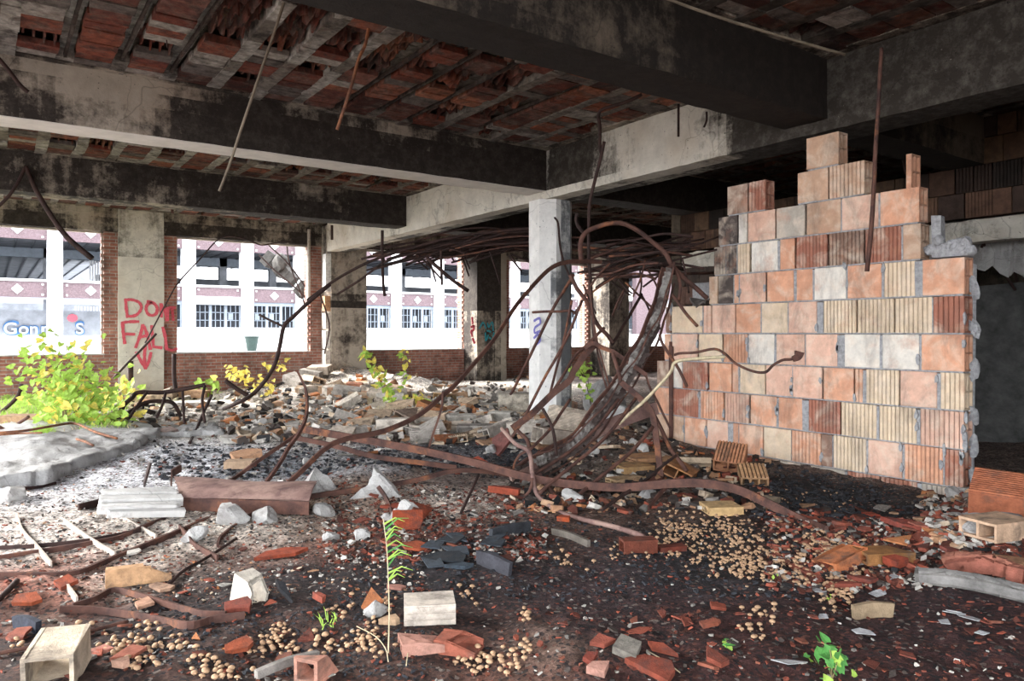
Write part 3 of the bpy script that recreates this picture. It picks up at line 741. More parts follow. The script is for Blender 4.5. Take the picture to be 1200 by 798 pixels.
# shredded plaster sheet under the lintel
m = MB(); A = W(1096, 262, 9.5); B = W(1225, 238, 8.7); 
n = 16; top = []; bot = []
for k in range(n+1):
    p = A.lerp(B, k/n); top.append(p+Vector((0, 0, R.uniform(-.03, .03))))
    bot.append(p+Vector((-.25+R.uniform(-.05, .05), 0, -.45-.5*k/n+R.uniform(-.1, .1))))
vs = top+bot; m.add(vs+[v+Vector((.06, 0, .02)) for v in vs], [(k, k+1, n+2+k, n+1+k) for k in range(n)]+[(2*n+2+k, 2*n+3+k, 3*n+4+k, 3*n+3+k) for k in range(n)])
o = m.build('hanging_plaster_sheet', M['rubble_conc']); tag(o, 'ragged pale plaster sheet sagging under the charred tile wall at the right', 'plaster'); recenter(o)
# ------------------------------------------------------------------ bent steel
def clampg(p, lift=.012):
    g_ = float(ground(p.x, p.y))+lift
    if p.z < g_: p.z = g_
    return p
def path(pts, Z0, Z1=None, on=(), lift=.015):
    """image points with a distance running from Z0 to Z1; indices in on lie on the rubble"""
    if Z1 is None: Z1 = Z0
    L = [0]
    for a, b in zip(pts[:-1], pts[1:]): L.append(L[-1]+math.hypot(b[0]-a[0], b[1]-a[1]))
    out = []
    for i, (px, py) in enumerate(pts):
        if i in on or (i-len(pts)) in on: out.append(G(px, py, lift)); continue
        Z = Z0+(Z1-Z0)*L[i]/L[-1]
        if py > 400:                         # never below the rubble along this line of sight
            gz = zdepth(G(px, py))
            Z = min(Z, gz*.995)
        out.append(W(px, py, Z))
    return out
ALLBARS = []
def bar(label, pts, Z0, Z1=None, r=.011, flat=None, mat='rust', on=(), group=None, name='bent_steel_bar', cat='steel bar', taper=None, sub=5, pre=None, lift=.015):
    P = pre or path(pts, Z0, Z1, on, lift)
    P = spline(P, sub)
    if flat:                                  # thickness of a flat bar comes with small kinks
        pass
    m = MB(); m.sweep(P, r if not flat else flat[0], None if not flat else flat[1], taper=taper)
    o = m.build(name, M[mat], smooth=(flat is None)); tag(o, label, cat, group); recenter(o); ALLBARS.append(o); return o
FL_ = (.024, .007)
# floor-level sweep of bars at the left
n_A1 = [(-20, 658), (0, 654), (45, 647), (100, 638), (140, 630), (170, 617), (217, 597), (275, 560), (300, 542), (347, 510)]
bar('upper of two long rusty bars sweeping in from the left edge to the kinked upright', n_A1, 4.6, 6.9, flat=(.016, .008))
bar('long rusty bar from the left edge that turns up into the kinked upright end', [(-20, 678), (0, 678), (82, 673), (125, 658), (212, 622), (267, 598), (300, 579), (325, 547), (338, 525), (350, 508), (359, 487), (359, 460), (354, 446), (349, 436)], 3.75, 6.6, flat=(.018, .009), on=(1,))
bar('very long arching steel bar rising from the left floor past the column', [(255, 640), (262, 628), (299, 600), (325, 577), (350, 555), (382, 525), (407, 514), (450, 505), (490, 487), (517, 465), (537, 447), (577, 400), (602, 362), (618, 342), (642, 317), (660, 308), (683, 306), (705, 307)], 5.0, 7.6, flat=(.021, .007), mat='rust')
bar('long heavy flat steel bar crossing the centre of the rubble to the right', [(350, 502), (425, 515), (500, 529), (560, 543), (610, 557), (660, 566), (725, 571), (780, 567), (820, 566), (862, 573), (900, 590), (940, 610), (968, 625)], 6.5, 4.9, flat=(.03, .011), on=(-1,))
bar('lower rusty flat bar running beside the long heavy bar in the centre', [(347, 513), (390, 522), (440, 535), (500, 543), (535, 548)], 6.7, 6.5, flat=(.022, .008))
bar('rusty bar curving from the faded sheet metal to join the heavy central bar', [(308, 592), (330, 587), (382, 579), (445, 570), (490, 562), (530, 552), (565, 552), (600, 557)], 5.3, 6.2, flat=(.018, .010))
bar('short bar hooking down from the curved bar above the red tile shards', [(443, 570), (452, 583), (458, 598), (457, 612), (452, 618)], 5.5, 5.4, flat=(.014, .007))
bar('upright bent bar standing on the heavy central bar left of the column', [(519, 459), (517, 480), (507, 510), (501, 530)], 6.4, 6.5, flat=(.016, .009))
bar('flattened rusty strip lying on charcoal, lower of a pair at bottom left', [(70, 718), (95, 718), (125, 720), (175, 728), (220, 737), (250, 730), (287, 725)], 3, 3, flat=(.016, .006), on=range(7), mat='rust')
bar('flattened rusty strip lying on charcoal, upper of a pair at bottom left', [(85, 714), (110, 706), (135, 695), (175, 705), (207, 715), (237, 723), (265, 724)], 3, 3, flat=(.014, .006), on=range(7), mat='rust')
bar('thin bar running off the bottom left corner among the mushrooms', [(-10, 772), (0, 770), (50, 760), (80, 750), (112, 742), (150, 732)], 3, 3, r=.008, on=range(6))
bar('dark thin rod slanting across the grey ash right of the clay channel', [(196, 690), (215, 672), (240, 658), (277, 634)], 3, 3, r=.009, on=range(4), mat='rust_d')
bar('short dark bar at the left edge above the mushrooms', [(-4, 708), (8, 697), (20, 684)], 3, 3, r=.014, on=range(3), mat='rust_d')
for i, (lb, pts) in enumerate([('pale metal rung nearest the left edge of the fallen ladder frame', [(20, 606), (26, 625), (42, 643), (60, 665)]),
     ('second pale rung of the fallen ladder frame, bent over the upper bar', [(75, 613), (105, 635), (135, 653)]),
     ('pale rung sticking out by the ribbed white panel', [(145, 610), (165, 622), (183, 632)]),
     ('curled flat rung hanging off the lower long bar', [(210, 620), (220, 632), (230, 643), (255, 657)]),
     ('thin pale rung under the lower long bar at left', [(72, 682), (80, 693), (90, 707)])]):
    bar(lb, pts, 3, 3, flat=(.017, .005), on=range(len(pts)), mat='pale_metal' if i != 3 else 'rust', name='metal_rung', cat='steel strip')
bar('thin brown strip on the ground linking the pale rungs', [(0, 645), (50, 642), (105, 636), (165, 624)], 3, 3, flat=(.012, .004), on=range(4), mat='rust_d')
bar('short dark rod lying in the ash below the big concrete slab', [(18, 574), (45, 573), (65, 568)], 3, 3, r=.012, on=range(3), mat='rust_d')
bar('long dark flat strip in the ash left of the ribbed panel', [(92, 598), (115, 592), (132, 586)], 3, 3, flat=(.03, .006), on=range(3), mat='rust_d')
bar('stub of steel standing upright in the ash behind the ribbed panel', [(169, 570), (172, 557), (176, 542)], 5.9, 5.9, flat=(.02, .008), on=(0,), mat='rust_d')
bar('kinked brown rod lying over the big concrete slab at left', [(-5, 521), (30, 518), (60, 512), (87, 508), (112, 518), (137, 527)], 3, 3, r=.014, on=range(6), mat='rust_l', lift=.12)
bar('shorter brown rod on the lower edge of the big concrete slab', [(90, 528), (100, 532), (109, 536)], 3, 3, r=.014, on=range(3), mat='rust_l', lift=.12)
bar('thin rod lying flat above the kinked brown rod on the slab', [(0, 523), (25, 521), (49, 521)], 3, 3, r=.010, on=range(3), mat='rust_l', lift=.12)
# cage of loops at the mid left
gg = 'bars of the arched cage at mid left'
bar('upper arched bar of the low cage at mid left', [(135, 492), (145, 475), (155, 466), (162, 460), (190, 460), (215, 456), (240, 451)], 10.2, 10.4, r=.03, mat='rust_d')
bar('lower arched bar of the low cage at mid left', [(150, 484), (170, 472), (190, 470), (202, 472), (208, 480), (212, 488)], 10.3, 10.6, r=.028, mat='rust_d')
for p in [[(172, 460), (162, 474), (150, 492)], [(194, 461), (190, 475), (184, 489)], [(214, 459), (215, 478), (216, 496)], [(240, 452), (237, 470), (240, 495)], [(111, 505), (111, 495), (130, 490), (152, 490)], [(222, 520), (228, 508), (238, 485), (248, 463)]]:
    bar('straight stay under the arched cage of bars at mid left', p, 10.0, 9.6, r=.019, mat='rust_d', group=gg)
bar('black rod standing behind the arched cage, below the graffiti', [(204, 415), (204, 440), (206, 457)], 12.5, 12.4, r=.035, mat='rust_d')
bar('short black post at the foot of the painted pilaster', [(153, 423), (153, 436), (153, 446)], 14.2, 14.2, r=.05, mat='rust_d')
bar('dark stick leaning up across the painted arrow', [(133, 443), (150, 425), (166, 409), (183, 391)], 13, 13, r=.022, mat='rust_d')
bar('fine wire looping over the second window and down across the graffiti', [(170, 402), (195, 355), (210, 330), (235, 303), (253, 283), (267, 277), (287, 280), (302, 286), (310, 287), (333, 283), (340, 284)], 14.5, 15.5, r=.014, mat='rust_d')
bar('tall black cable curving up from the ground across the second window', [(387, 333), (363, 353), (345, 370), (333, 382), (328, 405), (322, 427), (310, 447), (297, 461), (283, 470), (262, 480)], 11.5, 10.8, r=.030, mat='rust_d', on=(-1,))
bar('black rod crossing the second window low, left of the tall cable', [(304, 369), (318, 376), (333, 383)], 12, 11.6, r=.02, mat='rust_d')
bar('short dark pipe leaning out of the rubble below the second window', [(264, 446), (275, 454), (291, 464)], 12, 12, r=.035, mat='rust_d')
bar('dark bar slanting up at the left edge beside the sapling', [(-8, 490), (0, 484), (14, 472), (22, 462), (25, 450)], 11, 11, r=.03, mat='rust_d')
bar('brown rod poking up from the left edge below the grass', [(0, 504), (18, 498), (34, 488)], 9.5, 9.5, r=.02, mat='rust')
bar('pointed rusty bar lying at the left edge under the grass', [(-5, 498), (8, 505), (20, 513)], 9, 9, r=.02, mat='rust', on=(2,))
# rods and pipes at the ceiling
bar('long pale pipe hanging diagonally from the ceiling above the second window', [(335, -4), (318, 48), (300, 100), (283, 150), (270, 190), (257, 224)], 5.6, 6.2, r=.011, mat='pipe_tan', name='hanging_pipe', cat='pipe')
bar('orange rod hanging from the ceiling right of the long pale pipe', [(433, 27), (428, 52), (420, 70), (412, 100), (395, 152)], 6.1, 6.2, r=.014, mat='rust_l', name='hanging_rod')
bar('dark rod hanging at the top left corner of the ceiling', [(-4, 66), (10, 82), (22, 98), (33, 108)], 6.3, 6.5, r=.02, mat='rust_d', name='hanging_rod')
bar('bent wire dangling to the left edge below the near beam', [(30, 195), (22, 212), (10, 230), (-4, 244)], 10.2, 10, r=.022, mat='rust_d', name='hanging_rod')
bar('long bent bar dangling over the first window', [(30, 195), (42, 222), (55, 245), (72, 270), (85, 284), (108, 303)], 10.2, 10.4, r=.03, mat='rust_d', name='hanging_rod', taper=1.3)
bar('thin black wire hanging from the ceiling at the top left', [(193, -4), (194, 30), (196, 56)], 6.2, 6.4, r=.006, mat='rust_d', name='hanging_wire', cat='wire')
bar('rusty strap hanging from the beam in front of the window wall', [(202, 207), (202, 230), (202, 250)], 13.2, 13.2, flat=(.035, .01), mat='rust', name='hanging_strap')
bar('long thin rod hanging in front of the block wall at right', [(1033, 56), (1031, 90), (1029, 130), (1026, 175), (1024, 220), (1021, 267), (1016, 318)], 5.4, 5.5, r=.013, mat='rust', name='hanging_rod', taper=1.3)
bar('short black rod hanging below the girder, left of two', [(795, 122), (795, 142), (795, 160)], 8.0, 8.0, r=.014, mat='rust_d', name='hanging_rod')
bar('short black rod hanging below the girder, right of two', [(828, 131), (828, 141), (825, 149)], 7.8, 7.8, r=.012, mat='rust_d', name='hanging_rod')
bar('dark rod hanging from the ceiling joists above the girder', [(752, 111), (730, 121), (703, 130), (703, 150), (703, 172), (705, 181)], 7.2, 7.6, r=.018, mat='rust_d', name='hanging_rod', sub=3)
bar('tall dark bar hooked at its top, dropping past the girder into the tangle', [(708, 166), (704, 185), (697, 212), (691, 240), (690, 275), (690, 300), (693, 345), (695, 380), (697, 405)], 7.5, 7.7, r=.019, mat='rust_d')
bar('thin pale conduit running along the top of the nearest ceiling beam', [(775, -4), (830, 16), (900, 38), (990, 64)], 5.2, 5.6, r=.012, mat='pipe_tan', name='ceiling_conduit', cat='pipe')
bar('short rod hanging at the far end of the girder', [(389, 264), (389, 272), (389, 281)], 16, 16, r=.03, mat='rust_d', name='hanging_rod')
# tangle around and right of the column
bar('rusty bar slanting down left of the column to the rubble', [(672, 322), (660, 342), (648, 362), (623, 413), (602, 456), (598, 462)], 7.5, 8.6, r=.017)
bar('long rusty bar sloping from the tangle top to the rubble across the column', [(682, 352), (667, 390), (653, 417), (637, 445), (615, 488), (603, 507)], 7.4, 7.2, r=.016)
bar('slim bar crossing the right face of the column', [(670, 352), (665, 378), (660, 402), (652, 432), (645, 460)], 7.6, 7.8, r=.015)
bar('rusty bar fanning from the upper tangle to the broken blocks, third from the column', [(708, 384), (687, 405), (673, 418), (655, 448), (635, 475), (615, 492), (600, 512)], 7.3, 6.9, r=.016)
bar('thick twisted flat bar sagging in front of the column foot', [(697, 404), (685, 416), (680, 424), (672, 435), (667, 446), (647, 462), (622, 486), (600, 502)], 7.0, 6.9, flat=(.03, .008))
bar('thick bar running diagonally down from the tangle top to its knot', [(668, 322), (676, 338), (687, 353), (700, 380), (712, 393), (718, 402)], 7.2, 7.2, r=.022)
bar('wide flat strip dropping vertically through the tangle', [(690, 330), (693, 360), (697, 393), (703, 427), (710, 452), (712, 462)], 7.1, 7.1, flat=(.034, .007))
bar('second flat strip beside the wide one, reaching the knot', [(696, 380), (701, 405), (707, 427), (712, 445), (717, 458)], 7.0, 7.0, flat=(.024, .007))
bar('arched bar looping over the knot toward the block wall', [(685, 408), (695, 402), (705, 407), (718, 412), (730, 420), (747, 432), (758, 440)], 6.9, 6.8, flat=(.02, .008))
bar('bent strip falling from the arch to the foot of the steel angle', [(757, 440), (762, 455), (770, 470), (778, 487), (785, 501)], 6.8, 6.6, flat=(.024, .007))
bar('bar dropping in front of the block wall end to the rubble', [(767, 487), (776, 505), (785, 525), (795, 538), (805, 552)], 6.6, 6.2, r=.018)
bar('flat strip arching from the knot and down to the heavy bar', [(728, 448), (740, 458), (750, 467), (757, 474), (765, 487), (770, 520), (775, 562)], 6.6, 6.3, flat=(.026, .008))
bar('short upright linking the arch with the knot', [(718, 414), (723, 430), (726, 440), (728, 451)], 6.8, 6.7, r=.02)
bar('thin bar leaning from the knot up to the right beside the window', [(717, 404), (724, 393), (730, 382), (737, 371), (745, 357), (752, 345)], 7.3, 8, r=.016, mat='rust_d')
bar('cream plastic tube slanting down in front of the block wall', [(850, 418), (820, 420), (792, 424), (785, 437), (760, 465), (740, 483), (725, 497)], 6.1, 6.4, r=.014, mat='dry', name='plastic_tube', cat='tube')
bar('rusty rod falling from the tangle onto the block wall end', [(773, 392), (776, 402), (784, 415), (795, 432), (805, 453)], 6.6, 6.4, r=.014)
bar('wavy rusty rod stretched across the block wall with a frayed end', [(790, 416), (797, 414), (815, 413), (837, 409), (850, 415), (862, 426), (882, 435), (897, 436), (906, 428), (917, 422), (927, 421), (935, 418)], 6.35, 5.95, r=.011, mat='rust')
bar('frayed tip of the wavy rod on the block wall', [(929, 421), (935, 418), (937, 412)], 5.95, 5.95, flat=(.022, .01), taper=1.6)
bar('long straight rod crossing low in front of the tangle, lowest of the fan', [(765, 500), (740, 529), (712, 552), (675, 582), (655, 597)], 6.2, 5.4, r=.016)
bar('long straight rod crossing low in front of the tangle, middle of the fan', [(745, 467), (712, 510), (675, 542), (650, 562), (632, 578)], 6.3, 5.6, r=.016)
bar('dark rod below the fan pointing at the fallen blocks', [(792, 534), (775, 547), (760, 560), (730, 580), (705, 598)], 6.0, 5.2, r=.013, mat='rust_d')
bar('short curved strip on the floor right of the fan', [(760, 598), (772, 580), (785, 568), (800, 566), (815, 570)], 5.3, 5.7, flat=(.016, .006), on=(0,))
bar('thick rusty pipe bending along the floor to the broken clay pipe', [(588, 502), (604, 520), (620, 530), (624, 556), (630, 580), (652, 598), (680, 608), (715, 619), (750, 630), (757, 637)], 6.3, 4.6, r=.018, mat='pink_rust', on=(-1, -2, -3))
bar('dark bar curving down left of the thick rusty pipe', [(606, 504), (612, 510), (618, 516), (621, 530), (624, 556)], 6.5, 6.2, r=.018)
bar('hooked strip on the heavy central bar', [(602, 554), (602, 546), (604, 540), (609, 533), (616, 529)], 6.2, 6.2, flat=(.02, .008))
bar('thin curved rod on the ground below the heavy central bar', [(624, 560), (622, 572), (616, 580), (608, 582), (588, 580), (568, 574)], 5.7, 5.6, r=.013, on=(3, 4, 5))
bar('dark rod curving down across the ribbed white blocks', [(636, 479), (646, 498), (650, 515), (652, 534)], 6.6, 6.4, r=.015, mat='rust_d')
bar('thin rod stuck in the ground under the heavy central bar', [(561, 556), (550, 580), (540, 604)], 5.6, 5.1, r=.011, on=(-1,), mat='rust_d')
bar('rod running from the leaning joist down to the knot on the floor', [(725, 468), (700, 500), (674, 524), (650, 541), (624, 557)], 6.7, 6.2, r=.016)
bar('rod above it running down to the thick rusty pipe', [(668, 468), (656, 486), (644, 504), (620, 528)], 6.8, 6.3, r=.014)
bar('dark short bar lying behind the fan of rods', [(697, 578), (712, 576), (730, 573)], 5.8, 5.8, flat=(.02, .007), on=range(3), mat='rust_d')
bar('grey rod lying in charcoal left of the fan foot', [(697, 579), (712, 590), (740, 604)], 5.4, 5.2, r=.014, on=range(3), mat='rust')
bar('dark bar curving along the floor by the fan foot', [(642, 571), (652, 585), (660, 592)], 5.4, 5.2, flat=(.02, .007), on=range(3))
bar('great arching hoop of steel above the tangle, seen against the dark beam', [(681, 305), (680, 288), (683, 277), (690, 270), (697, 267), (713, 262), (730, 262), (747, 270), (763, 282), (780, 297), (787, 310), (800, 325), (815, 337), (829, 350)], 7.3, 7.1, r=.026)
bar('narrow hoop inside the great arch, dropping left', [(788, 313), (781, 315), (778, 325), (776, 335), (774, 348), (770, 380)], 7.1, 7.0, r=.018)
bar('narrow hoop inside the great arch, dropping right', [(788, 313), (793, 319), (796, 330), (797, 340), (795, 352)], 7.1, 7.0, r=.018)
bar('bar curling out at the top of the great arch', [(676, 250), (675, 258), (678, 266), (684, 273)], 7.3, 7.3, r=.018, mat='rust_d')
bar('bar falling from under the great arch onto the block wall', [(788, 345), (797, 358), (806, 370), (817, 382)], 6.9, 6.6, r=.016)
bar('rusty bar across the column at window height', [(624, 366), (640, 365), (655, 365), (668, 364), (676, 368)], 8.0, 7.6, r=.014)
bar('thin crooked rod in front of the column head', [(650, 255), (654, 262), (656, 285), (660, 305), (665, 318), (669, 328)], 8.0, 7.5, r=.012, mat='rust_d')
# dark mat of bars hanging from the ceiling, left and right of the column
arcs = [((360, 352), (387, 330), (430, 298)), ((382, 336), (402, 320), (437, 305)), ((400, 345), (425, 322), (455, 306))]
R2 = random.Random(3)
bar('longest bar of the hanging mat, sweeping down to the window pier', [(360, 352), (380, 337), (403, 322), (437, 305), (477, 292), (527, 279), (575, 272), (625, 268), (660, 272)], 12.2, 11.4, r=.024, mat='rust_d')
bar('second sweeping bar under the longest one of the hanging mat', [(395, 345), (422, 328), (453, 306), (490, 296), (540, 290), (600, 285), (645, 283)], 12.2, 11.4, r=.02, mat='rust_d')
bar('bar of the hanging mat slanting down across the third window', [(500, 302), (515, 315), (530, 328), (549, 341)], 11, 11, r=.028, mat='rust_d')
bar('rod dropping straight through the third window, left one', [(448, 270), (448, 300), (449, 330), (451, 347)], 12, 12, r=.026, mat='rust_d')
bar('rod dropping straight through the third window, right one', [(517, 293), (517, 310), (518, 334)], 11.5, 11.5, r=.022, mat='rust_d')
for k in range(44):
    x0 = R2.uniform(420, 560); y0 = R2.uniform(292, 318)-(x0-420)*.06; x1 = R2.uniform(600, 690); y1 = R2.uniform(264, 300)
    Z = R2.uniform(11.6, 12.8); n = 5; amp = R2.uniform(-7, 7)
    pts = [(x0+(x1-x0)*i/(n-1), y0+(y1-y0)*i/(n-1)-12*math.sin(math.pi*i/(n-1))*R2.uniform(.4, 1)+amp*math.sin(i*2.1)*.3) for i in range(n)]
    bar('dark bar in the sagging mat of reinforcement left of the column', pts, Z, Z+R2.uniform(-.5, .5), r=R2.uniform(.012, .022), mat=R2.choice(['rust_d', 'rust_d', 'rust_d', 'rust_d', 'rust']), group='bars of the hanging mat left of the column')
for k in range(14):
    x0 = R2.uniform(440, 650); y0 = R2.uniform(285, 300); a = R2.uniform(.3, 1.3)*R2.choice([-1, 1]); L = R2.uniform(14, 48)
    bar('short dark stick poking out of the mat of reinforcement left of the column', [(x0, y0), (x0+math.cos(a)*L*.5, y0+abs(math.sin(a))*L*.5), (x0+math.cos(a)*L, y0+abs(math.sin(a))*L*1.05)], R2.uniform(11.5, 12.6), r=.015, mat='rust_d', group='sticks poking from the mat left of the column')
for k in range(30):
    x0 = R2.uniform(672, 720); y0 = R2.uniform(285, 330); x1 = R2.uniform(760, 845); y1 = R2.uniform(275, 330)
    Z = R2.uniform(7.6, 9.5); n = 4
    pts = [(x0+(x1-x0)*i/(n-1), y0+(y1-y0)*i/(n-1)-8*math.sin(math.pi*i/(n-1))*R2.uniform(-.6, 1)) for i in range(n)]
    bar('dark bar in the crushed mat of reinforcement right of the column', pts, Z, Z+R2.uniform(-.8, .8), r=R2.uniform(.009, .017), mat=R2.choice(['rust_d', 'rust_d', 'rust']), group='bars of the crushed mat right of the column')
for k in range(16):
    x0 = R2.uniform(680, 800); y0 = R2.uniform(300, 345); a = R2.uniform(.5, 2.6); L = R2.uniform(20, 60)
    bar('thin rod jutting down from the crushed mat right of the column', [(x0, y0), (x0+math.cos(a)*L*.5+R2.uniform(-3, 3), y0+math.sin(a)*L*.5), (x0+math.cos(a)*L, y0+math.sin(a)*L)], R2.uniform(7.4, 8.6), r=.011, mat=R2.choice(['rust_d', 'rust']), group='rods jutting from the crushed mat')
for a, b, c in [((1139, 258), (1152, 285), (1190, 340)), ((1175, 250), (1185, 300), (1192, 330)), ((1200, 245), (1170, 262), (1150, 290)), ((1062, 205), (1056, 175), (1058, 160))]:
    bar('bent black rod dangling in the dark opening at the right', [a, b, c], 9.0, 9.0, r=.017, mat='rust_d', group='rods in the dark opening')

# joist of concrete and steel, snapped and leaning from the wall end down to the rubble
jt = empty('broken_joist', G(625, 545), 'splintered concrete joist with steel strips slumping from the block wall end into the rubble', 'joist')
jp = spline(path([(783, 318), (775, 350), (765, 380), (748, 412), (728, 445), (700, 485), (668, 520), (620, 545), (585, 560)], 7.1, 6.4), 6)
def ragged(mb, P, w, h, col, off=(0, 0, 0)):
    for i in range(len(P)-1):
        if R.random() < .07: continue
        a = P[i]+Vector(off); b = P[i+1]+Vector(off); t = (b-a).normalized(); s = t.cross(Vector((SN, CS, 0))).normalized(); d = s.cross(t)
        k0, k1 = w*R.uniform(.55, 1.25), w*R.uniform(.55, 1.25); e = t*.02
        vs = [a-s*k0-d*h-e, a+s*k0*R.uniform(.7, 1.1)-d*h-e, a+s*k0+d*h-e, a-s*k0+d*h-e, b-s*k1-d*h+e, b+s*k1*R.uniform(.7, 1.1)-d*h+e, b+s*k1+d*h+e, b-s*k1+d*h+e]
        mb.add(vs, [(3, 2, 1, 0), (4, 5, 6, 7), (0, 1, 5, 4), (1, 2, 6, 5), (2, 3, 7, 6), (3, 0, 4, 7)], col)
jm = MB(); P2 = []
for i in range(len(jp)-1):
    for k in range(2): P2.append(jp[i].lerp(jp[i+1], k/2))
ragged(jm, P2, .04, .04, (.5, .5, .5)); ragged(jm, [p+Vector((.01, 0, -.05)) for p in P2[len(P2)//3:]], .06, .04, (.75, .75, .75)); ragged(jm, [p+Vector((.05, 0, -.02)) for p in P2[len(P2)//4:]], .035, .04, (.8, .8, .8))
adopt(jm.build('concrete_core', M['joist']), jt)
for k, (o1, o2) in enumerate([((-.07, 0, .03), .02), ((.09, .04, -.06), .03), ((.13, .05, -.13), .035), ((.02, -.06, .08), .016)]):
    m = MB(); m.sweep([p+Vector(o1)+Vector((0, 0, .02*math.sin(i*.7+k))) for i, p in enumerate(jp)], o2, .007); adopt(m.build('steel_strip', M['rust']), jt)
m = MB(); m.sweep(spline(path([(770, 478), (735, 490), (700, 505), (650, 538), (600, 566)], 7.0, 6.5), 5), .06, .012); adopt(m.build('torn_steel_strap', M['pink_rust']), jt)

# concrete lump hanging on rebar in the second window (from the yard side)
hb = empty('hanging_concrete_post', W(340, 330, 19.5), 'broken concrete post with a lump dangling on bars in the second window', 'rubble')
m = MB(); P = [W(312, 301, 19.6)+(W(372, 352, 19.2)-W(312, 301, 19.6))*(i/9) for i in range(10)]
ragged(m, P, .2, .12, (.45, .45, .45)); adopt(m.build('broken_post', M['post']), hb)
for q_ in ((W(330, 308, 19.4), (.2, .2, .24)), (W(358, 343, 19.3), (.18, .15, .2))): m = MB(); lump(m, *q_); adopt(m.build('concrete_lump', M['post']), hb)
for pts in [[(306, 278), (320, 292), (334, 305), (350, 325), (363, 345)], [(303, 298), (320, 315), (340, 332), (360, 350)], [(333, 264), (336, 285), (338, 303), (345, 325), (355, 350), (361, 383)], [(375, 345), (382, 365), (386, 385), (380, 415)]]:
    m = MB(); m.sweep(spline(path(pts, 17.6 if pts[0][0] < 370 else 16), 4), .018); adopt(m.build('reinforcing_bar', M['rust_d']), hb)
# ------------------------------------------------------------------ loose things on the floor
def place(o, p, rz=0, rx=0, ry=0, s=1.0, sink=.0):
    o.location = p-Vector((0, 0, sink)); o.rotation_euler = (rx, ry, rz); o.scale = (s, s, s); return o
def block(L, Wd, H, nw=2, nh=1, ribbed=(), col='#c79a78', t=.014, cut=None, name='hollow_block', mat='block'):
    """hollow clay block lying with its tubes along x; ribbed: subset of 'top','side'"""
    mb = MB(); c = srgb(col) if isinstance(col, str) else col
    y0, y1 = -Wd/2, Wd/2; x0, x1 = -L/2, L/2
    for k in range(nh+1): zz = (H-t)*k/nh; mb.box(x0, x1, y0, y1, zz, zz+t, shade(c, .95, 1.05), .0015)
    for k in range(nw+1): yy = y0+(Wd-t)*k/nw; mb.box(x0, x1, yy, yy+t, 0, H, shade(c, .88, 1.0), .0015)
    if 'top' in ribbed:
        n = int(Wd/.028)
        for k in range(n): yy = y0+Wd*(k+.15)/n; mb.box(x0, x1, yy, yy+Wd/n*.6, H-.001, H+.012, shade(c, 1.1, 1.3)); mb.box(x0, x1, yy+Wd/n*.6, yy+Wd/n*.98, H-.001, H+.002, shade(c, .35, .45))  # groove shade painted in: ribs lighter, gaps between them much darker
    if 'side' in ribbed:
        n = int(H/.028)
        for k in range(n):
            zz = H*(k+.15)/n
            mb.box(x0, x1, y0-.006, y0, zz, zz+H/n*.68, c); mb.box(x0, x1, y1, y1+.006, zz, zz+H/n*.68, c)
    me = mb.mesh(name, M[mat])
    if cut:
        bm = bmesh.new(); bm.from_mesh(me)
        for co, no in cut:
            bmesh.ops.bisect_plane(bm, geom=bm.verts[:]+bm.edges[:]+bm.faces[:], plane_co=co, plane_no=no, clear_outer=True)
        bm.to_mesh(me); bm.free()
    o = bpy.data.objects.new(name, me); C.objects.link(o); return o
def sgn(): return R.choice([-1, 1])
for _l in [0]: pass
blib = [block(R.uniform(.28, .42), R.uniform(.16, .28), R.uniform(.06, .14), R.choice([2, 3]), 1, R.choice([(), ('top',)]), R.choice(['#c2b5a6', '#bda68e', '#b59274', '#aaa39b', '#c9c0b4', '#a8795c'])) for _ in range(14)]
_lb = {'pale': 'hollow clay block tumbled before the window wall', 'heap': 'hollow tile block lying in the mid rubble heap left of the column'}
_n = 0
for (xr, yr, cnt, key) in (((345, 470), (432, 470), 34, 'pale'), ((400, 625), (468, 518), 44, 'heap'), ((120, 235), (438, 470), 16, 'pale')):
    for k in range(cnt):
        src_ = blib[_n % len(blib)]; o = src_ if _n < len(blib) else src_.copy()
        if _n >= len(blib): C.objects.link(o)
        _n += 1; s_ = 1.25 if key == 'pale' else R.uniform(.8, 1.1)
        place(o, G(R.uniform(*xr), R.uniform(*yr), R.uniform(-.04, .05)), R.choice([-YAW, -YAW, R.uniform(0, 3)])+R.gauss(0, .2), R.gauss(0, .22), R.gauss(0, .22), s_)
        tag(o, _lb[key]+(', at the foot of the painted pilaster' if xr[0] == 120 else ''), 'clay block', {345: 'blocks piled at the window wall', 400: 'blocks of the mid heap', 120: 'blocks piled under the painted pilaster'}[xr[0]])
# named pieces: px, py, size, label ...
def bk(px, py, L, Wd, H, rz, label, rx=0, ry=0, dz=0, cat='clay block', **k):
    o = block(L, Wd, H, **k); place(o, G(px, py, dz), rz, rx, ry); return tag(o, label, cat)
bk(68, 792, .22, .16, .13, -1.9, 'cream hollow clay block with a square mouth lying at the bottom left corner', col='#c9b9a4', nw=1, ry=.1)
bk(503, 724, .22, .17, .085, .15+YAW*-1, 'whitish hollow block lying on charcoal in the middle foreground', col='#cfc3b6', nw=2, ribbed=('side',))
bk(291, 706, .14, .10, .13, -1.2, 'small white broken block standing on the ash right of the clay channel', col='#d8cfc2', nw=1, ry=.25, cut=[((.05, 0, .1), (.6, .2, .7))])
bk(845, 601, .24, .2, .06, -.5, 'yellowish flat hollow tile lying on charcoal before the block wall', col='#c9a878', nw=4)
bk(882, 566, .24, .22, .08, -YAW+1.4, 'ribbed tan hollow tile lying against the block wall foot', col='#b8916c', nw=3, ribbed=('top',), ry=-.3, dz=.03)
bk(856, 550, .28, .26, .12, -YAW+1.1, 'ribbed orange block tipped up against the block wall foot', col='#b98463', nw=2, ribbed=('top',), rx=.1, ry=-.5, dz=.06)
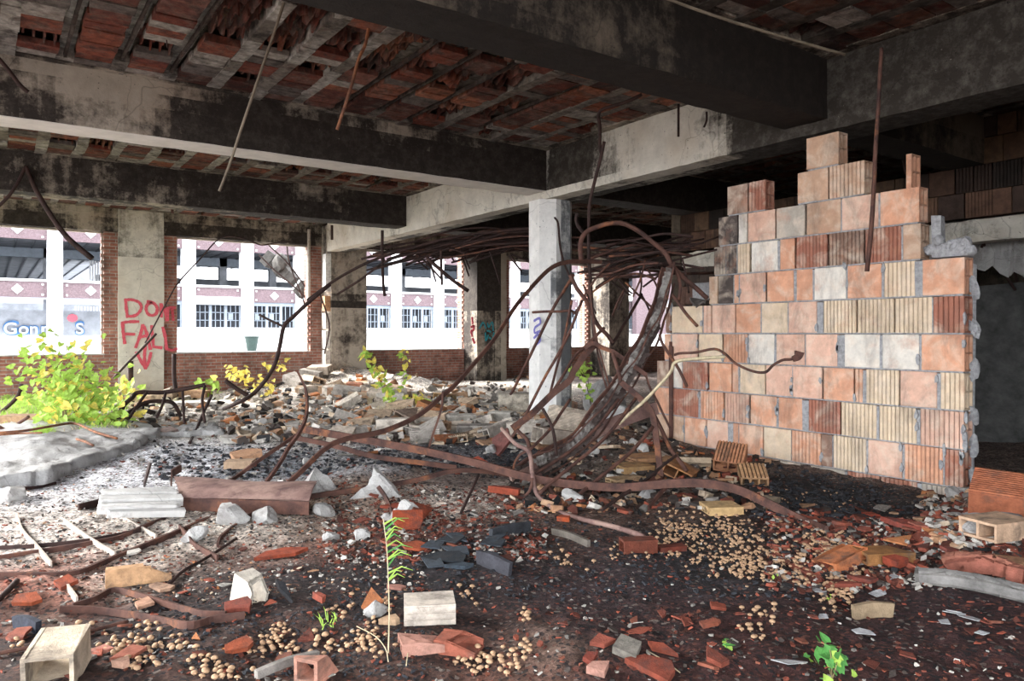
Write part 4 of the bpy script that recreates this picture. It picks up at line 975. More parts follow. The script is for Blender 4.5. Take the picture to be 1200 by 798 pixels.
bk(1180, 604, .40, .36, .16, -YAW-.65, 'large ribbed terracotta block lying in the rubble at the far right edge', col='#a8664a', nw=2, ribbed=('top',), rx=.28, ry=.05, dz=.06)
bk(1168, 628, .3, .22, .1, -.25, 'overturned cream block with two square holes at the right edge', col='#cfae92', nw=2)
bk(985, 660, .26, .16, .07, -.1, 'orange clay channel tile lying on its back among mushrooms', col='#b8714a', nw=1, nh=1, t=.02, cut=[((0, 0, .055), (0, .12, 1)), ], ry=-.2)
bk(1035, 657, .27, .15, .06, -.5, 'burnt yellow-brown tile half under the red shards at right', col='#94683f', nw=2, cut=[((.1, 0, 0), (1, .5, 0))])
bk(748, 646, .2, .1, .075, -.45, 'broken brown clay duct piece at the end of the thick rusty pipe', col='#6e3c2e', nw=1, t=.012)
bk(787, 645, .16, .07, .03, -.4, 'dark red clay strip beside the broken duct piece', col='#6b3428', nw=1)
bk(163, 681, .3, .12, .09, -.75+.6, 'broken tan clay channel standing on edge in the ash at left', col='#c09873', nw=1, t=.018, cut=[((0, .02, 0), (0, 1, .2)), ((.1, 0, .05), (.5, 0, 1.))])
bk(494, 760, .17, .12, .05, -.3, 'pinkish broken tile with one rib standing, in the foreground', col='#b98a7a', nw=2, t=.012, cut=[((0, 0, .04), (.2, .1, 1))])
bk(538, 762, .17, .12, .055, -.9, 'reddish broken trough tile right of the pinkish one', col='#9a5a48', nw=1, t=.012, cut=[((0, 0, .05), (.3, -.1, 1))])
bk(372, 792, .14, .1, .09, .6, 'pink broken corner piece at the bottom among mushrooms', col='#c28a76', nw=1, cut=[((0, 0, .05), (.7, .3, .6))])
bk(605, 482, .55, .3, .27, -YAW+.05, 'large cream smooth block standing before the column', col='#cfc5b4', nw=2)
bk(627, 492, .2, .2, .12, -YAW+.2, 'white hollow tile end showing its square cells before the column', col='#cac4ba', nw=3, nh=2)
bk(682, 508, .5, .3, .36, -.9, 'large broken ribbed white block leaning at the column foot', col='#cdbfae', nw=2, ribbed=('top', 'side'), rx=.35, ry=-.35, cut=[((0, 0, .3), (.5, .3, .8))])
bk(662, 480, .35, .3, .1, -.5, 'pinkish square tile leaning on the rubble at the column foot', col='#c9a08a', nw=3, rx=.6, ry=.3)
bk(648, 520, .4, .28, .16, -.2, 'pale block half buried below the leaning ribbed block', col='#b9ada0', nw=2, ry=.15)
bk(560, 508, .5, .25, .11, -YAW+.02, 'long grey flat tile in the rubble left of the purple plate', col='#a9a39c', nw=3)
bk(540, 497, .35, .25, .12, -YAW+.3, 'ribbed grey cored tile in the mid rubble heap', col='#aaa59c', nw=4, nh=2, ribbed=('top',))
bk(587, 494, .3, .25, .12, -YAW-.2, 'cored grey tile with round cells behind the purple plate', col='#aaa59c', nw=3, nh=1, ribbed=('top',))
bk(497, 512, .45, .3, .1, -.1, 'broad grey tile sloping in the mid rubble', col='#98918a', nw=3, ry=.15)
bk(482, 494, .4, .3, .12, .3, 'ribbed brown tile tilted on the mid rubble heap', col='#8d7a6c', nw=2, ribbed=('top',), rx=.3)
bk(458, 471, .5, .22, .16, -YAW, 'long white block in the rubble beneath the third window', col='#cfc9c0', nw=2)
bk(420, 461, .5, .4, .05, .5, 'flat terracotta square standing in the rubble by the grey pilaster', col='#a8735c', nw=4, ry=.9)
bk(400, 465, .5, .25, .18, -YAW+.1, 'brown block lying before the grey pilaster, right of two', col='#b08a70', nw=2)
bk(386, 463, .4, .25, .18, -YAW+.1, 'tan block lying before the grey pilaster, left of two', col='#c09f80', nw=2)
bk(427, 441, .6, .3, .2, .6, 'white block tumbled against the third window sill', col='#d0c8bd', nw=2, ry=.5)
bk(445, 444, .55, .3, .2, .4, 'orange and white block tumbled below the third window', col='#c08a68', nw=2, ry=.4)
bk(377, 440, .5, .5, .25, -.4, 'cream square block at the foot of the grey pilaster', col='#d2b8a4', nw=2, ry=.2)
bk(184, 446, .8, .5, .25, -YAW+.5, 'cardboard-brown slab leaning at the foot of the painted pilaster', col='#b08a68', nw=2, rx=.7)
bk(150, 446, .6, .5, .15, -.3, 'tan block in the pile under the painted pilaster, leftmost', col='#b98c72', nw=2, ry=.2)
bk(175, 456, .9, .5, .12, -YAW, 'broad flat white tile on top of the pile under the painted pilaster', col='#d0c4ba', nw=3)
bk(214, 450, .8, .5, .2, .3, 'pale block in the pile under the painted pilaster, rightmost', col='#cdbfb4', nw=2, ry=-.3)
bk(28, 500, .5, .3, .16, -YAW, 'tan hollow block half hidden by grass at the left edge', col='#b08f70', nw=2)
bk(225, 476, .8, .4, .08, -.3, 'white flat tile inside the arched cage of bars', col='#d8d2cb', nw=3)
bk(275, 518, .3, .3, .06, -.2, 'white square tile lying flat on the grey ash', col='#d0ccc5', nw=3, ry=.1)
bk(281, 548, .25, .16, .07, -.5, 'small tan cored brick in the dark ash', col='#b59a80', nw=2)
bk(100, 487, .7, .25, .05, -.4, 'long pale tile strip behind the big concrete slab', col='#d9cfc8', nw=3)
bk(525, 470, .5, .3, .12, .2, 'tan tile in the rubble behind the mid heap', col='#b99a72', nw=2, ry=.2)
bk(505, 485, .4, .25, .14, -.9, 'orange block tilted in the mid rubble', col='#b0764e', nw=2, ry=.3)
bk(742, 552, .3, .25, .06, -.3, 'tan cored tile lying behind the heavy bar near the block wall', col='#b08c62', nw=3)
bk(757, 540, .4, .3, .04, -.2, 'flat tan tile fragment on dark rubble behind the fan of rods', col='#b48a66', nw=3)
bk(733, 565, .3, .16, .04, -.1, 'thin tan tile strip just above the heavy bar', col='#ab9070', nw=2)
bk(795, 558, .3, .25, .1, .5, 'brown tilted tile below the steel angle of the wall end', col='#a5764f', nw=2, rx=.4)
bk(900, 590, .2, .12, .04, .3, 'pale brick fragment in charcoal at the wall foot', col='#a89a86', nw=1)
bk(813, 548, .3, .22, .05, -.8, 'cream tile shard propped against the wall foot', col='#c9b49a', nw=2, rx=-.6)
# single plates / shards with their own place
def sh(px, py, w, l, t, col, label, rz=None, rx=0, ry=0, cat='shard', n=0, jag=.42, dz=0, mat='frag', name='tile_shard'):
    n = n or R.choice([4, 4, 5, 5, 6])
    o = plate(w, l, t, jag, n).build(name, M[mat]); o.color = (*[v*.82 for v in srgb(col)], 1)
    place(o, G(px, py, dz), R.uniform(0, 6) if rz is None else rz, rx, ry); return tag(o, label, cat)
SH = [(432, 722, .1, .12, .02, '#b8764f', 'orange triangular tile shard standing on charcoal', .3, .9), (590, 530, .3, .34, .04, '#8a5a54', 'purple-red square plate leaning in front of the column', -.5, 1.15),
 (562, 549, .2, .14, .03, '#a8503c', 'red tile fragment behind the heavy bar', .2, .9), (522, 520, .25, .14, .03, '#a86a48', 'orange tile leaning left of the upright bent bar', .5, .7),
 (375, 707, .09, .03, .03, '#a85a48', 'short red brick chip on charcoal left of centre', -.6, 0), (465, 692, .08, .05, .012, '#c08a7a', 'pink thin flake on charcoal in the foreground', 0, 0),
 (460, 734, .1, .06, .025, '#c9a888', 'cream flake beside the whitish hollow block', 0, .1), (155, 771, .12, .09, .014, '#b8705c', 'salmon tile shard with mushrooms on it at bottom left', .8, .05),
 (115, 768, .11, .07, .012, '#c08272', 'salmon shard left of the mushroom-covered one', .2, 0), (145, 786, .06, .04, .03, '#c49a84', 'small pink chunk at bottom left', 0, .2),
 (280, 763, .1, .07, .02, '#a9573a', 'orange-red shard in charcoal at lower left', .4, .2), (20, 750, .09, .13, .012, '#a05a48', 'flat red shard near the left edge', .4, 0),
 (280, 717, .13, .08, .03, '#8f4a3c', 'rough red lump behind the white broken block', .3, .2), (330, 700, .04, .15, .02, '#3f4146', 'dark slate-like strip right of the white broken block', .9, .5),
 (330, 652, .26, .12, .02, '#a04c34', 'broad red tile shard, left of the green weed', .3, .1), (480, 618, .2, .16, .02, '#b25436', 'curved bright red tile shard stacked behind the green weed', .2, .5),
 (490, 608, .22, .14, .02, '#a2523a', 'red trough shard on top of the shard heap behind the weed', 1., .8), (488, 645, .16, .12, .015, '#b05a3c', 'red shard at the front of the heap behind the weed', .2, .2),
 (455, 640, .2, .03, .012, '#a86450', 'narrow red strip left of the heap behind the weed', -.7, 0), (595, 580, .26, .08, .05, '#a5503a', 'flat red brick lying under the thin curved rod', -.3, 0),
 (475, 597, .3, .12, .02, '#9a4a36', 'red clay slab partly under the curved bar', -.3, .1), (660, 612, .12, .05, .03, '#b2532f', 'bright orange brick chunk under the thick rusty pipe', -.6, 0),
 (842, 716, .11, .07, .015, '#8f4a38', 'dark red triangular shard near the right mushrooms, rear one', .5, .15), (835, 735, .12, .06, .015, '#a05a44', 'red wedge-shaped shard beside the mushroom cluster', .2, .1),
 (838, 780, .07, .13, .018, '#8c4a3a', 'upright-lying red shard at the bottom right of centre', .15, .1), (772, 765, .15, .06, .015, '#9a4f3c', 'red shard with a pale edge, rear one of the bottom pair', -.9, .2),
 (765, 790, .18, .1, .02, '#8a4534', 'broad red shard at the bottom edge', -.6, .1), (705, 760, .09, .07, .02, '#9a5444', 'red chunk left of the bottom shards', .2, .3),
 (700, 792, .12, .08, .03, '#c09080', 'pink and grey chunk at the bottom edge', .4, .2), (690, 778, .06, .06, .02, '#8a4538', 'small dark red chunk near the bottom edge', .4, .3),
 (735, 770, .1, .14, .03, '#8b857c', 'grey mortar fragment between red shards at the bottom', .3, .2), (1050, 665, .1, .08, .04, '#9e4a36', 'brick-red rectangular chunk right of the burnt tile', -.4, .2),
 (1020, 605, .2, .08, .02, '#9a4a38', 'long red shard at the top of the red heap', -1.0, .1), (1060, 620, .26, .08, .03, '#94483a', 'long red shard crossing the red heap', -.95, .1),
 (1075, 622, .11, .06, .03, '#b06a58', 'pale red brick chunk on the red heap', -.9, .1), (995, 690, .12, .05, .02, '#8c4a3c', 'flat red shard beside mushrooms, left one', -.3, 0), (1015, 684, .13, .05, .02, '#84463a', 'flat red shard beside mushrooms, right one', -.7, 0),
 (1115, 650, .1, .06, .02, '#a05244', 'red parallelogram shard right of the red heap', .1, .2), (985, 618, .1, .05, .02, '#a85c48', 'pinkish shard at the left tip of the red heap', -.3, 0),
 (1140, 655, .22, .05, .015, '#b89a80', 'pale cracked tile strip at the right', -.9, 0), (1175, 665, .3, .1, .03, '#b5886a', 'curved tan tile piece on the charred log', -.9, .1),
 (1125, 555, .1, .16, .03, '#a8a8a8', 'grey mortar wedge leaning on the wall corner', .4, 1.3), (185, 578, .04, .1, .02, '#aa6a50', 'small red chip above the ribbed white panel', .4, 0),
 (195, 510, .3, .2, .05, '#b09a92', 'pinkish flat chunk near the arched cage foot', .3, .2), (170, 712, .12, .1, .015, '#c79a80', 'peach flake beneath the clay channel', .1, .05), (190, 692, .2, .07, .015, '#c9a48a', 'peach tile flake right of the clay channel', -.5, .02),
 (75, 690, .1, .1, .02, '#a85236', 'orange-red chunk left of the clay channel', .2, .3), (35, 710, .1, .08, .02, '#a85638', 'orange-red chunk near the left edge', .2, .3), (540, 668, .16, .05, .02, '#46505a', 'bluish burnt slate flake on charcoal', .3, .1)]
for px, py, w_, l_, t_, col, lb, rz, rx in SH:
    sh(px, py, w_, l_, t_, col, lb, rz-YAW, rx, R.uniform(-.08, .08), dz=.012+abs(rx)*l_*.25)
# burnt roofing flakes
for k in range(9):
    px, py = R.uniform(505, 600), R.uniform(630, 672)
    sh(px, py, .2, .12, .008, R.choice(['#3d444c', '#4b535c', '#30363c']), 'curled blue-grey burnt roofing flake on the charcoal', None, R.uniform(-.15, .15), cat='roofing scrap', dz=.02, name='roofing_flake')['group'] = 'burnt roofing flakes'
for k, (px, py) in enumerate([(960, 695), (963, 725), (1030, 697), (1010, 743), (1120, 720), (1135, 727), (1105, 732), (1150, 745), (925, 780), (1045, 678), (1122, 722)]):
    sh(px, py, .09, .05, .003, '#c9c9cc', 'small crumpled white paper scrap on the dark floor at right', None, R.uniform(-.3, .3), cat='paper scrap', dz=.012, name='paper_scrap', jag=.5)['group'] = 'white paper scraps'

# concrete slab, ribbed panel, rusted sheet, chunks, log
def slab(name, pts, h, label, mat, cat, amp=.045, sub=70):
    """irregular slab: outline on the floor given by image points, gridded worn top"""
    P = [gflat(*p) for p in pts]; out = []
    for i in range(len(P)):
        a, b = P[i], P[(i+1) % len(P)]
        for k in range(6): q_ = a.lerp(b, k/6); out.append(q_+Vector((R.uniform(-.04, .04), R.uniform(-.04, .04), 0)))
    bm = bmesh.new(); vv = [bm.verts.new((q_.x, q_.y, 0)) for q_ in out]; bm.faces.new(vv)
    lo = [min(q_[k] for q_ in out) for k in (0, 1)]; hi = [max(q_[k] for q_ in out) for k in (0, 1)]
    for ax in (0, 1):
        for k in range(1, sub):
            co = [0, 0, 0]; no = [0, 0, 0]; co[ax] = lo[ax]+(hi[ax]-lo[ax])*k/sub; no[ax] = 1
            bmesh.ops.bisect_plane(bm, geom=bm.verts[:]+bm.edges[:]+bm.faces[:], plane_co=co, plane_no=no)
    ret = bmesh.ops.extrude_face_region(bm, geom=bm.faces[:]); top = [v for v in ret['geom'] if isinstance(v, bmesh.types.BMVert)]; ts = set(top)
    tilt = R.uniform(-.03, .03)
    for v in bm.verts:
        g_ = float(ground(v.co.x, v.co.y))
        if v in ts:
            rim = any((v2 not in ts) for e in v.link_edges for v2 in e.verts)
            v.co.z = g_*.6+h+amp*(float(N2(v.co.x*2.5, v.co.y*2.5))-.5)*1.6+amp*.7*(float(N3(v.co.x*9, v.co.y*9))-.5)+amp*.5*(float(N4(v.co.x*23, v.co.y*23))-.5)-(.025 if rim else 0)
        else: v.co.z = g_-.05
    bmesh.ops.recalc_face_normals(bm, faces=bm.faces[:])
    m = MB(); bm.verts.index_update(); m.add([v.co.copy() for v in bm.verts], [[v.index for v in f.verts] for f in bm.faces], (.5, .5, .5)); bm.free()
    o = m.build(name, M[mat], smooth=True); tag(o, label, cat); recenter(o); return o
slab('concrete_slab', [(-60, 512), (40, 498), (110, 495), (178, 503), (185, 515), (150, 530), (100, 545), (60, 562), (0, 570), (-60, 570)], .085, 'large tilted grey-white concrete slab lying at the left with rods on it', 'slab_pale', 'concrete slab')
slab('concrete_slab', [(150, 501), (200, 498), (250, 500), (262, 508), (200, 512), (160, 512)], .04, 'narrow pale concrete slab edge right of the large one', 'slab_pale', 'concrete slab')
slab('concrete_slab', [(1100, 617), (1140, 600), (1200, 618), (1200, 640), (1130, 632)], .07, 'pale broken concrete slab below the cream block at right', 'rubble_conc', 'concrete slab')
m = MB(); m_c = G(166, 606, .10)
for k in range(7):
    y_ = -.21+.06*k; x_ = -.24+R.uniform(-.03, .03); e_ = .22+R.uniform(-.06, .04)
    m.box(x_, e_, y_, y_+.056, -.02, .02+.016*(k % 2), (.5, .5, .5), .008)
o = m.build('ribbed_panel', M['chalk']); place(o, m_c, -YAW+.6, .2, .1); tag(o, 'white broken ribbed plaster panel tilted on the ash at left', 'panel')
# faded rusted casing
cs_ = empty('rusted_casing', G(285, 602), 'faded pinkish rusted steel casing lying flat, folded along its front edge', 'metal casing')
m = MB(); A = G(212, 600, .10); B = G(362, 607, .11); Cc = G(372, 590, .16); Dv = G(203, 582, .15)
n = 14; vs = []
for i in range(n+1):
    for j in range(7):
        p = A.lerp(B, i/n).lerp(Dv.lerp(Cc, i/n), j/6); z = .03*(float(N3(p.x*3, p.y*3))-.5)
        vs.append(p+Vector((0, 0, z+.03*math.sin(j/6*math.pi))))
f1 = [(i*7+j, (i+1)*7+j, (i+1)*7+j+1, i*7+j+1) for i in range(n) for j in range(6)]
m.add(vs+[v-Vector((0, 0, .012)) for v in vs], f1+[tuple(len(vs)+q_ for q_ in reversed(f)) for f in f1])
adopt(m.build('casing_top', M['pink_rust'], smooth=True), cs_)
m = MB(); vs = [A, B, B-Vector((0, 0, .09)), A-Vector((0, 0, .09))]; off = Vector((.012*SN, .012*CS, 0))
m.add(vs+[v+off for v in vs], [(0, 1, 2, 3), (7, 6, 5, 4), (0, 4, 5, 1), (1, 5, 6, 2), (2, 6, 7, 3), (3, 7, 4, 0)]); adopt(m.build('folded_edge', M['rust']), cs_)
m = MB(); m.sweep([G(200, 592, .0), G(201, 575, .14)], .012, .006); m.sweep([G(201, 575, .14), G(212, 570, .15)], .03, .006); adopt(m.build('bracket', M['rust']), cs_)
def rock(px, py, r, label, group=None, mat='rubble_conc', cat='concrete chunk', sharp=False, dz=0):
    m = MB(); bm = bmesh.new(); bmesh.ops.create_icosphere(bm, subdivisions=3, radius=1); ph = R.uniform(0, 90)
    cuts = [Vector((R.uniform(-1, 1), R.uniform(-1, 1), R.uniform(-.3, 1))).normalized() for _ in range(7)]
    for v in bm.verts:
        co_ = v.co.copy()
        for c_ in cuts:
            d = co_.dot(c_)
            if d > .55: co_ -= c_*(d-.55)
        k = 1+.18*(float(N1(co_.x*3+ph, co_.y*3+co_.z*2))-.5); v.co = Vector((co_.x*r[0]*k, co_.y*r[1]*k, co_.z*r[2]*k))
    rot = Euler((R.uniform(-.3, .3), R.uniform(-.3, .3), R.uniform(0, 6))).to_matrix(); z0 = min((rot @ v.co).z for v in bm.verts)
    m.add([rot @ v.co-Vector((0, 0, z0)) for v in bm.verts], [[v.index for v in f.verts] for f in bm.faces]); bm.free()
    o = m.build('rubble_chunk', M[mat]); o.location = G(px, py, -r[2]*.35+dz); return tag(o, label, cat, group)
def peak(px, py, w_, h_, label, rz):
    """angular wedge of concrete with a pointed crest"""
    m = MB(); a = [(-1, -.6, 0), (1, -.5, 0), (.9, .6, 0), (-.9, .7, 0), (-.1, -.15, 1), (.15, .3, .85)]
    vs = [Vector((x*w_, y*w_*.8, z*h_)) for x, y, z in a]; bm = bmesh.new(); bv = [bm.verts.new(v) for v in vs]
    for f in [(0, 1, 4), (1, 2, 5, 4), (2, 3, 5), (3, 0, 4, 5), (3, 2, 1, 0)]: bm.faces.new([bv[i] for i in f])
    bmesh.ops.subdivide_edges(bm, edges=bm.edges[:], cuts=7, use_grid_fill=True)
    ph = R.uniform(0, 50)
    for v in bm.verts:
        d = .07*(float(N2(v.co.x*18+ph, v.co.y*18+v.co.z*14))-.5)+.05*(float(N1(v.co.x*7+ph, v.co.y*7+v.co.z*5))-.5); v.co += v.co.normalized()*d
    bm.verts.index_update(); m.add([v.co.copy() for v in bm.verts], [[v.index for v in f.verts] for f in bm.faces]); bm.free()
    o = m.build('concrete_wedge', M['rubble_conc']); o.location = G(px, py, -.02); o.rotation_euler = (0, 0, rz); return tag(o, label, 'concrete chunk')
peak(441, 578, .19, .22, 'pointed concrete wedge rising just under the heavy bar', -.5); peak(370, 576, .2, .2, 'lower rough concrete wedge left of the pointed one', .2)
peak(330, 580, .14, .14, 'small rough concrete wedge behind the rusted casing', .9); peak(1130, 575, .12, .2, 'pointed mortar chunk at the wall corner', 0)
rock(708, 482, (.42, .35, .38), 'big grey concrete boulder behind the column foot', mat='rubble_conc'); rock(720, 492, (.3, .2, .15), 'flat grey concrete lump right of the boulder')
rock(480, 607, (.1, .08, .07), 'rough pale chunk behind the weed and red shards'); rock(440, 720, (.06, .05, .045), 'small grey mortar lump beside the orange shard')
rock(270, 612, (.16, .12, .09), 'rough white concrete lump in front of the casing'); rock(312, 612, (.12, .1, .07), 'white concrete lump right of the rough one'); rock(15, 585, (.15, .1, .08), 'whitish lump at the left end of the big slab')
for k in range(46):
    px, py = R.choice([(R.uniform(280, 620), R.uniform(450, 545)), (R.uniform(100, 380), R.uniform(560, 640)), (R.uniform(1090, 1200), R.uniform(570, 640)), (R.uniform(620, 800), R.uniform(520, 590)), (R.uniform(0, 300), R.uniform(480, 600)), (R.uniform(380, 480), R.uniform(600, 640))])
    s = R.uniform(.03, .09); rock(px, py, (s*1.3, s, s*.8), 'rough grey chunk of concrete lying loose in the rubble field', 'grey concrete chunks in the rubble')
lg = MB(); P = spline([G(1078, 682, .03), G(1110, 688, .045), G(1150, 696, .05), G(1215, 712, .05)], 6); ragged(lg, P, .03, .035, (.16, .15, .14)); lg.sweep(P, .042, n=9, col=(.22, .21, .2))
o = lg.build('charred_log', M['log']); tag(o, 'grey ash-covered timber lying at the right edge below the red shards', 'timber'); recenter(o)
lg = MB(); P = spline([G(1115, 672, .04), G(1150, 678, .07), G(1195, 688, .06)], 6); ragged(lg, P, .035, .03, (.28, .10, .07)); ragged(lg, [p+Vector((.02, .03, .02)) for p in P], .03, .02, (.32, .13, .09))
o = lg.build('rotten_plank', M['log']); tag(o, 'splintered red-brown plank resting on the grey timber', 'timber'); recenter(o)
for lb, a, b, w_, c_ in [('greyish wood batten lying on charcoal left of the broken duct', (648, 626), (690, 641), .02, (.16, .14, .12)), ('charred dark board among mushrooms at bottom left', (18, 735), (45, 742), .03, (.03, .035, .05)),
      ('half-buried brown plank end at the lower right', (1000, 725), (1045, 722), .04, (.3, .22, .14)), ('thin grey plank at the bottom left edge', (300, 797), (372, 773), .015, (.25, .23, .21)),
      ('dark burnt board before the mushrooms in the centre', (560, 660), (598, 675), .05, (.05, .05, .06)), ('dark burnt board at the end of the roofing flakes', (575, 632), (620, 622), .04, (.05, .055, .065))]:
    m = MB(); a = G(*a, .02); b = G(*b, .02); m.sweep(spline([a, a.lerp(b, .5)+Vector((0, 0, .01)), b], 4), w_, .012, col=c_)
    o = m.build('wood_board', M['log']); tag(o, lb, 'board'); recenter(o)
bk_ = MB(); c_ = YPlane(33.0)(295, 412)
pts = [(0, .0, .10), (0, .32, .15), (0, .34, .17), (0, .35, .17), (0, .33, .14), (0, .02, .09)]
vs = []; 
for _, z, r in pts:
    for k in range(16): vs.append(c_+Vector((math.cos(k*math.pi/8)*r*1.9, math.sin(k*math.pi/8)*r*1.9, z*1.9)))
bk_.add(vs, [(i*16+k, i*16+(k+1) % 16, (i+1)*16+(k+1) % 16, (i+1)*16+k) for i in range(5) for k in range(16)]+[tuple(range(16))])
o = bk_.build('bucket', M['bucket']); tag(o, 'dark green bucket out in the yard seen through the second window', 'bucket'); recenter(o)

# ---- shard individuals (300 nearest) and the uncountable rest
PAL = {'red': ['#8e4c3c', '#84483a', '#a05744', '#6d3b30', '#85503f', '#5c342b'], 'tan': ['#c9a384', '#b98e6e', '#d2bda4', '#b8794f', '#a98568'], 'grey': ['#c9c3bb', '#b5aea6', '#98938d', '#d8d2c9', '#857f79'], 'dark': ['#3a3432', '#4d4440', '#2a2a2c']}
ZONES = [  # (px range, py range, weight, palette mix, size range, group, label)
 ((930, 1200), (590, 680), 66, ['red']*6+['grey', 'dark', 'tan'], (.04, .13), 'red shards heaped at the right', 'dark red clay shard in the heap on the right of the floor'),
 ((380, 620), (575, 660), 34, ['red']*5+['dark', 'grey'], (.03, .11), 'red shards around the central weed', 'red clay shard strewn behind the tall weed in the centre'),
 ((620, 880), (720, 797), 30, ['red']*6+['dark', 'grey'], (.02, .07), 'red shards along the bottom edge', 'small red clay shard on black soil at the bottom centre'),
 ((0, 400), (640, 797), 52, ['red']*4+['tan', 'grey'], (.02, .08), 'shards in the lower left ash', 'clay or plaster shard lying in the lower left ash and charcoal'),
 ((880, 1200), (690, 797), 26, ['red']*5+['dark'], (.02, .07), 'shards on the dark lower right floor', 'small red shard on the dark floor at the lower right'),
 ((280, 640), (450, 540), 60, ['tan']*3+['grey']*4+['red'], (.12, .34), 'broken tiles of the middle rubble', 'pale or tan broken tile lying in the middle rubble'),
 ((640, 880), (520, 600), 32, ['tan']*2+['grey', 'dark', 'red', 'red'], (.05, .2), 'broken tiles under the steel tangle', 'broken tile piece on dark rubble under the steel tangle')]
lib = [plate(R.uniform(.8, 1.4), R.uniform(.4, 1), R.uniform(.08, .16), R.choice([.2, .4, .55]), R.choice([3, 4, 4, 5, 5])).mesh('tile_shard', M['frag']) for _ in range(22)]
BUSY = []
for (xr, yr, cnt, mixp, sr, grp, lab) in ZONES:
    for k in range(cnt):
        px, py = R.uniform(*xr), R.uniform(*yr)
        if xr[0] == 930: py = 600+(px-930)*.12+abs(R.gauss(0, 1))*26*R.choice([-.35, 1]); py = max(592, min(py, 700))
        s = R.uniform(*sr)*R.choice([.7, 1, 1.0])
        o = bpy.data.objects.new('tile_shard', R.choice(lib)); C.objects.link(o)
        o.color = (*shade(srgb(R.choice(PAL[R.choice(mixp)])), .8, 1.1), 1)
        place(o, G(px, py, .006+.04*s), R.uniform(0, 6.28), R.gauss(0, .18), R.gauss(0, .18), s); tag(o, lab, 'shard', grp)
def crumbs(name, label, cnt, regions, mat, cat='rubble'):
    m = MB()
    for _ in range(cnt):
        xr, yr, mixp, sr = R.choice(regions); px = R.uniform(*xr); py = R.uniform(*yr); p = G(px, py, 0) if False else gflat(px, py)
        p.z = float(ground(p.x, p.y)); s = R.uniform(*sr)
        if p.y > YW-.15 or (abs(p.x-GX0-.08) < .2 and 2.6 < p.y < 6.3) or math.hypot(p.x-CX, p.y-CY) < .42: continue; s = sr[0]+(s-sr[0])*R.random()
        col = shade(srgb(R.choice(PAL[R.choice(mixp)])), .6, 1.05)
        Mx = Matrix.Translation(p+Vector((0, 0, .1*s))) @ Euler((R.gauss(0, .3), R.gauss(0, .3), R.uniform(0, 6))).to_matrix().to_4x4()
        t = s*R.uniform(.08, .3); n = R.choice([3, 4, 4, 5]); poly = []
        asp = R.uniform(.35, 1)
        for k in range(n): a = 2*math.pi*(k+R.uniform(-.3, .3))/n; poly.append((s*.5*math.cos(a), s*.5*asp*math.sin(a)))
        m.prism(poly, -t*.3, t, col, Mx, j=.1*s)
    o = m.build(name, M[mat]); tag(o, label, cat, kind='stuff'); return o
crumbs('brick_grit', 'fine grit of crushed red clay and ash strewn over the foreground floor', 9500,
       [((0, 1200), (610, 798), ['red', 'red', 'dark', 'dark', 'red', 'grey'], (.006, .028)), ((0, 500), (560, 700), ['grey', 'grey', 'red', 'dark', 'tan'], (.006, .025)), ((900, 1200), (600, 690), ['red', 'red', 'dark', 'grey'], (.012, .06)), ((380, 640), (570, 660), ['red', 'dark', 'red', 'grey'], (.01, .045))], 'fragc')
crumbs('small_rubble', 'loose small rubble of tile and concrete covering the middle floor', 7000,
       [((0, 640), (450, 560), ['grey', 'grey', 'grey', 'dark', 'red'], (.012, .06)), ((270, 640), (442, 520), ['grey', 'grey', 'grey', 'tan', 'tan', 'dark'], (.06, .24)), ((360, 640), (455, 515), ['grey', 'grey', 'tan'], (.06, .24)), ((60, 400), (448, 505), ['grey', 'grey', 'tan', 'dark'], (.03, .2)), ((600, 900), (500, 600), ['grey', 'dark', 'tan', 'dark', 'red'], (.02, .12)), ((0, 400), (520, 640), ['grey', 'grey', 'dark', 'red'], (.008, .035)), ((1080, 1200), (560, 660), ['grey', 'grey', 'tan', 'red'], (.02, .1))], 'fragc')
crumbs('charcoal_bits', 'black charcoal bits scattered over the floor', 4200,
       [((420, 1000), (600, 700), ['dark'], (.008, .035)), ((150, 500), (700, 790), ['dark'], (.006, .025)), ((880, 1120), (545, 610), ['dark'], (.015, .06)), ((180, 620), (520, 560), ['dark'], (.02, .07))], 'char')

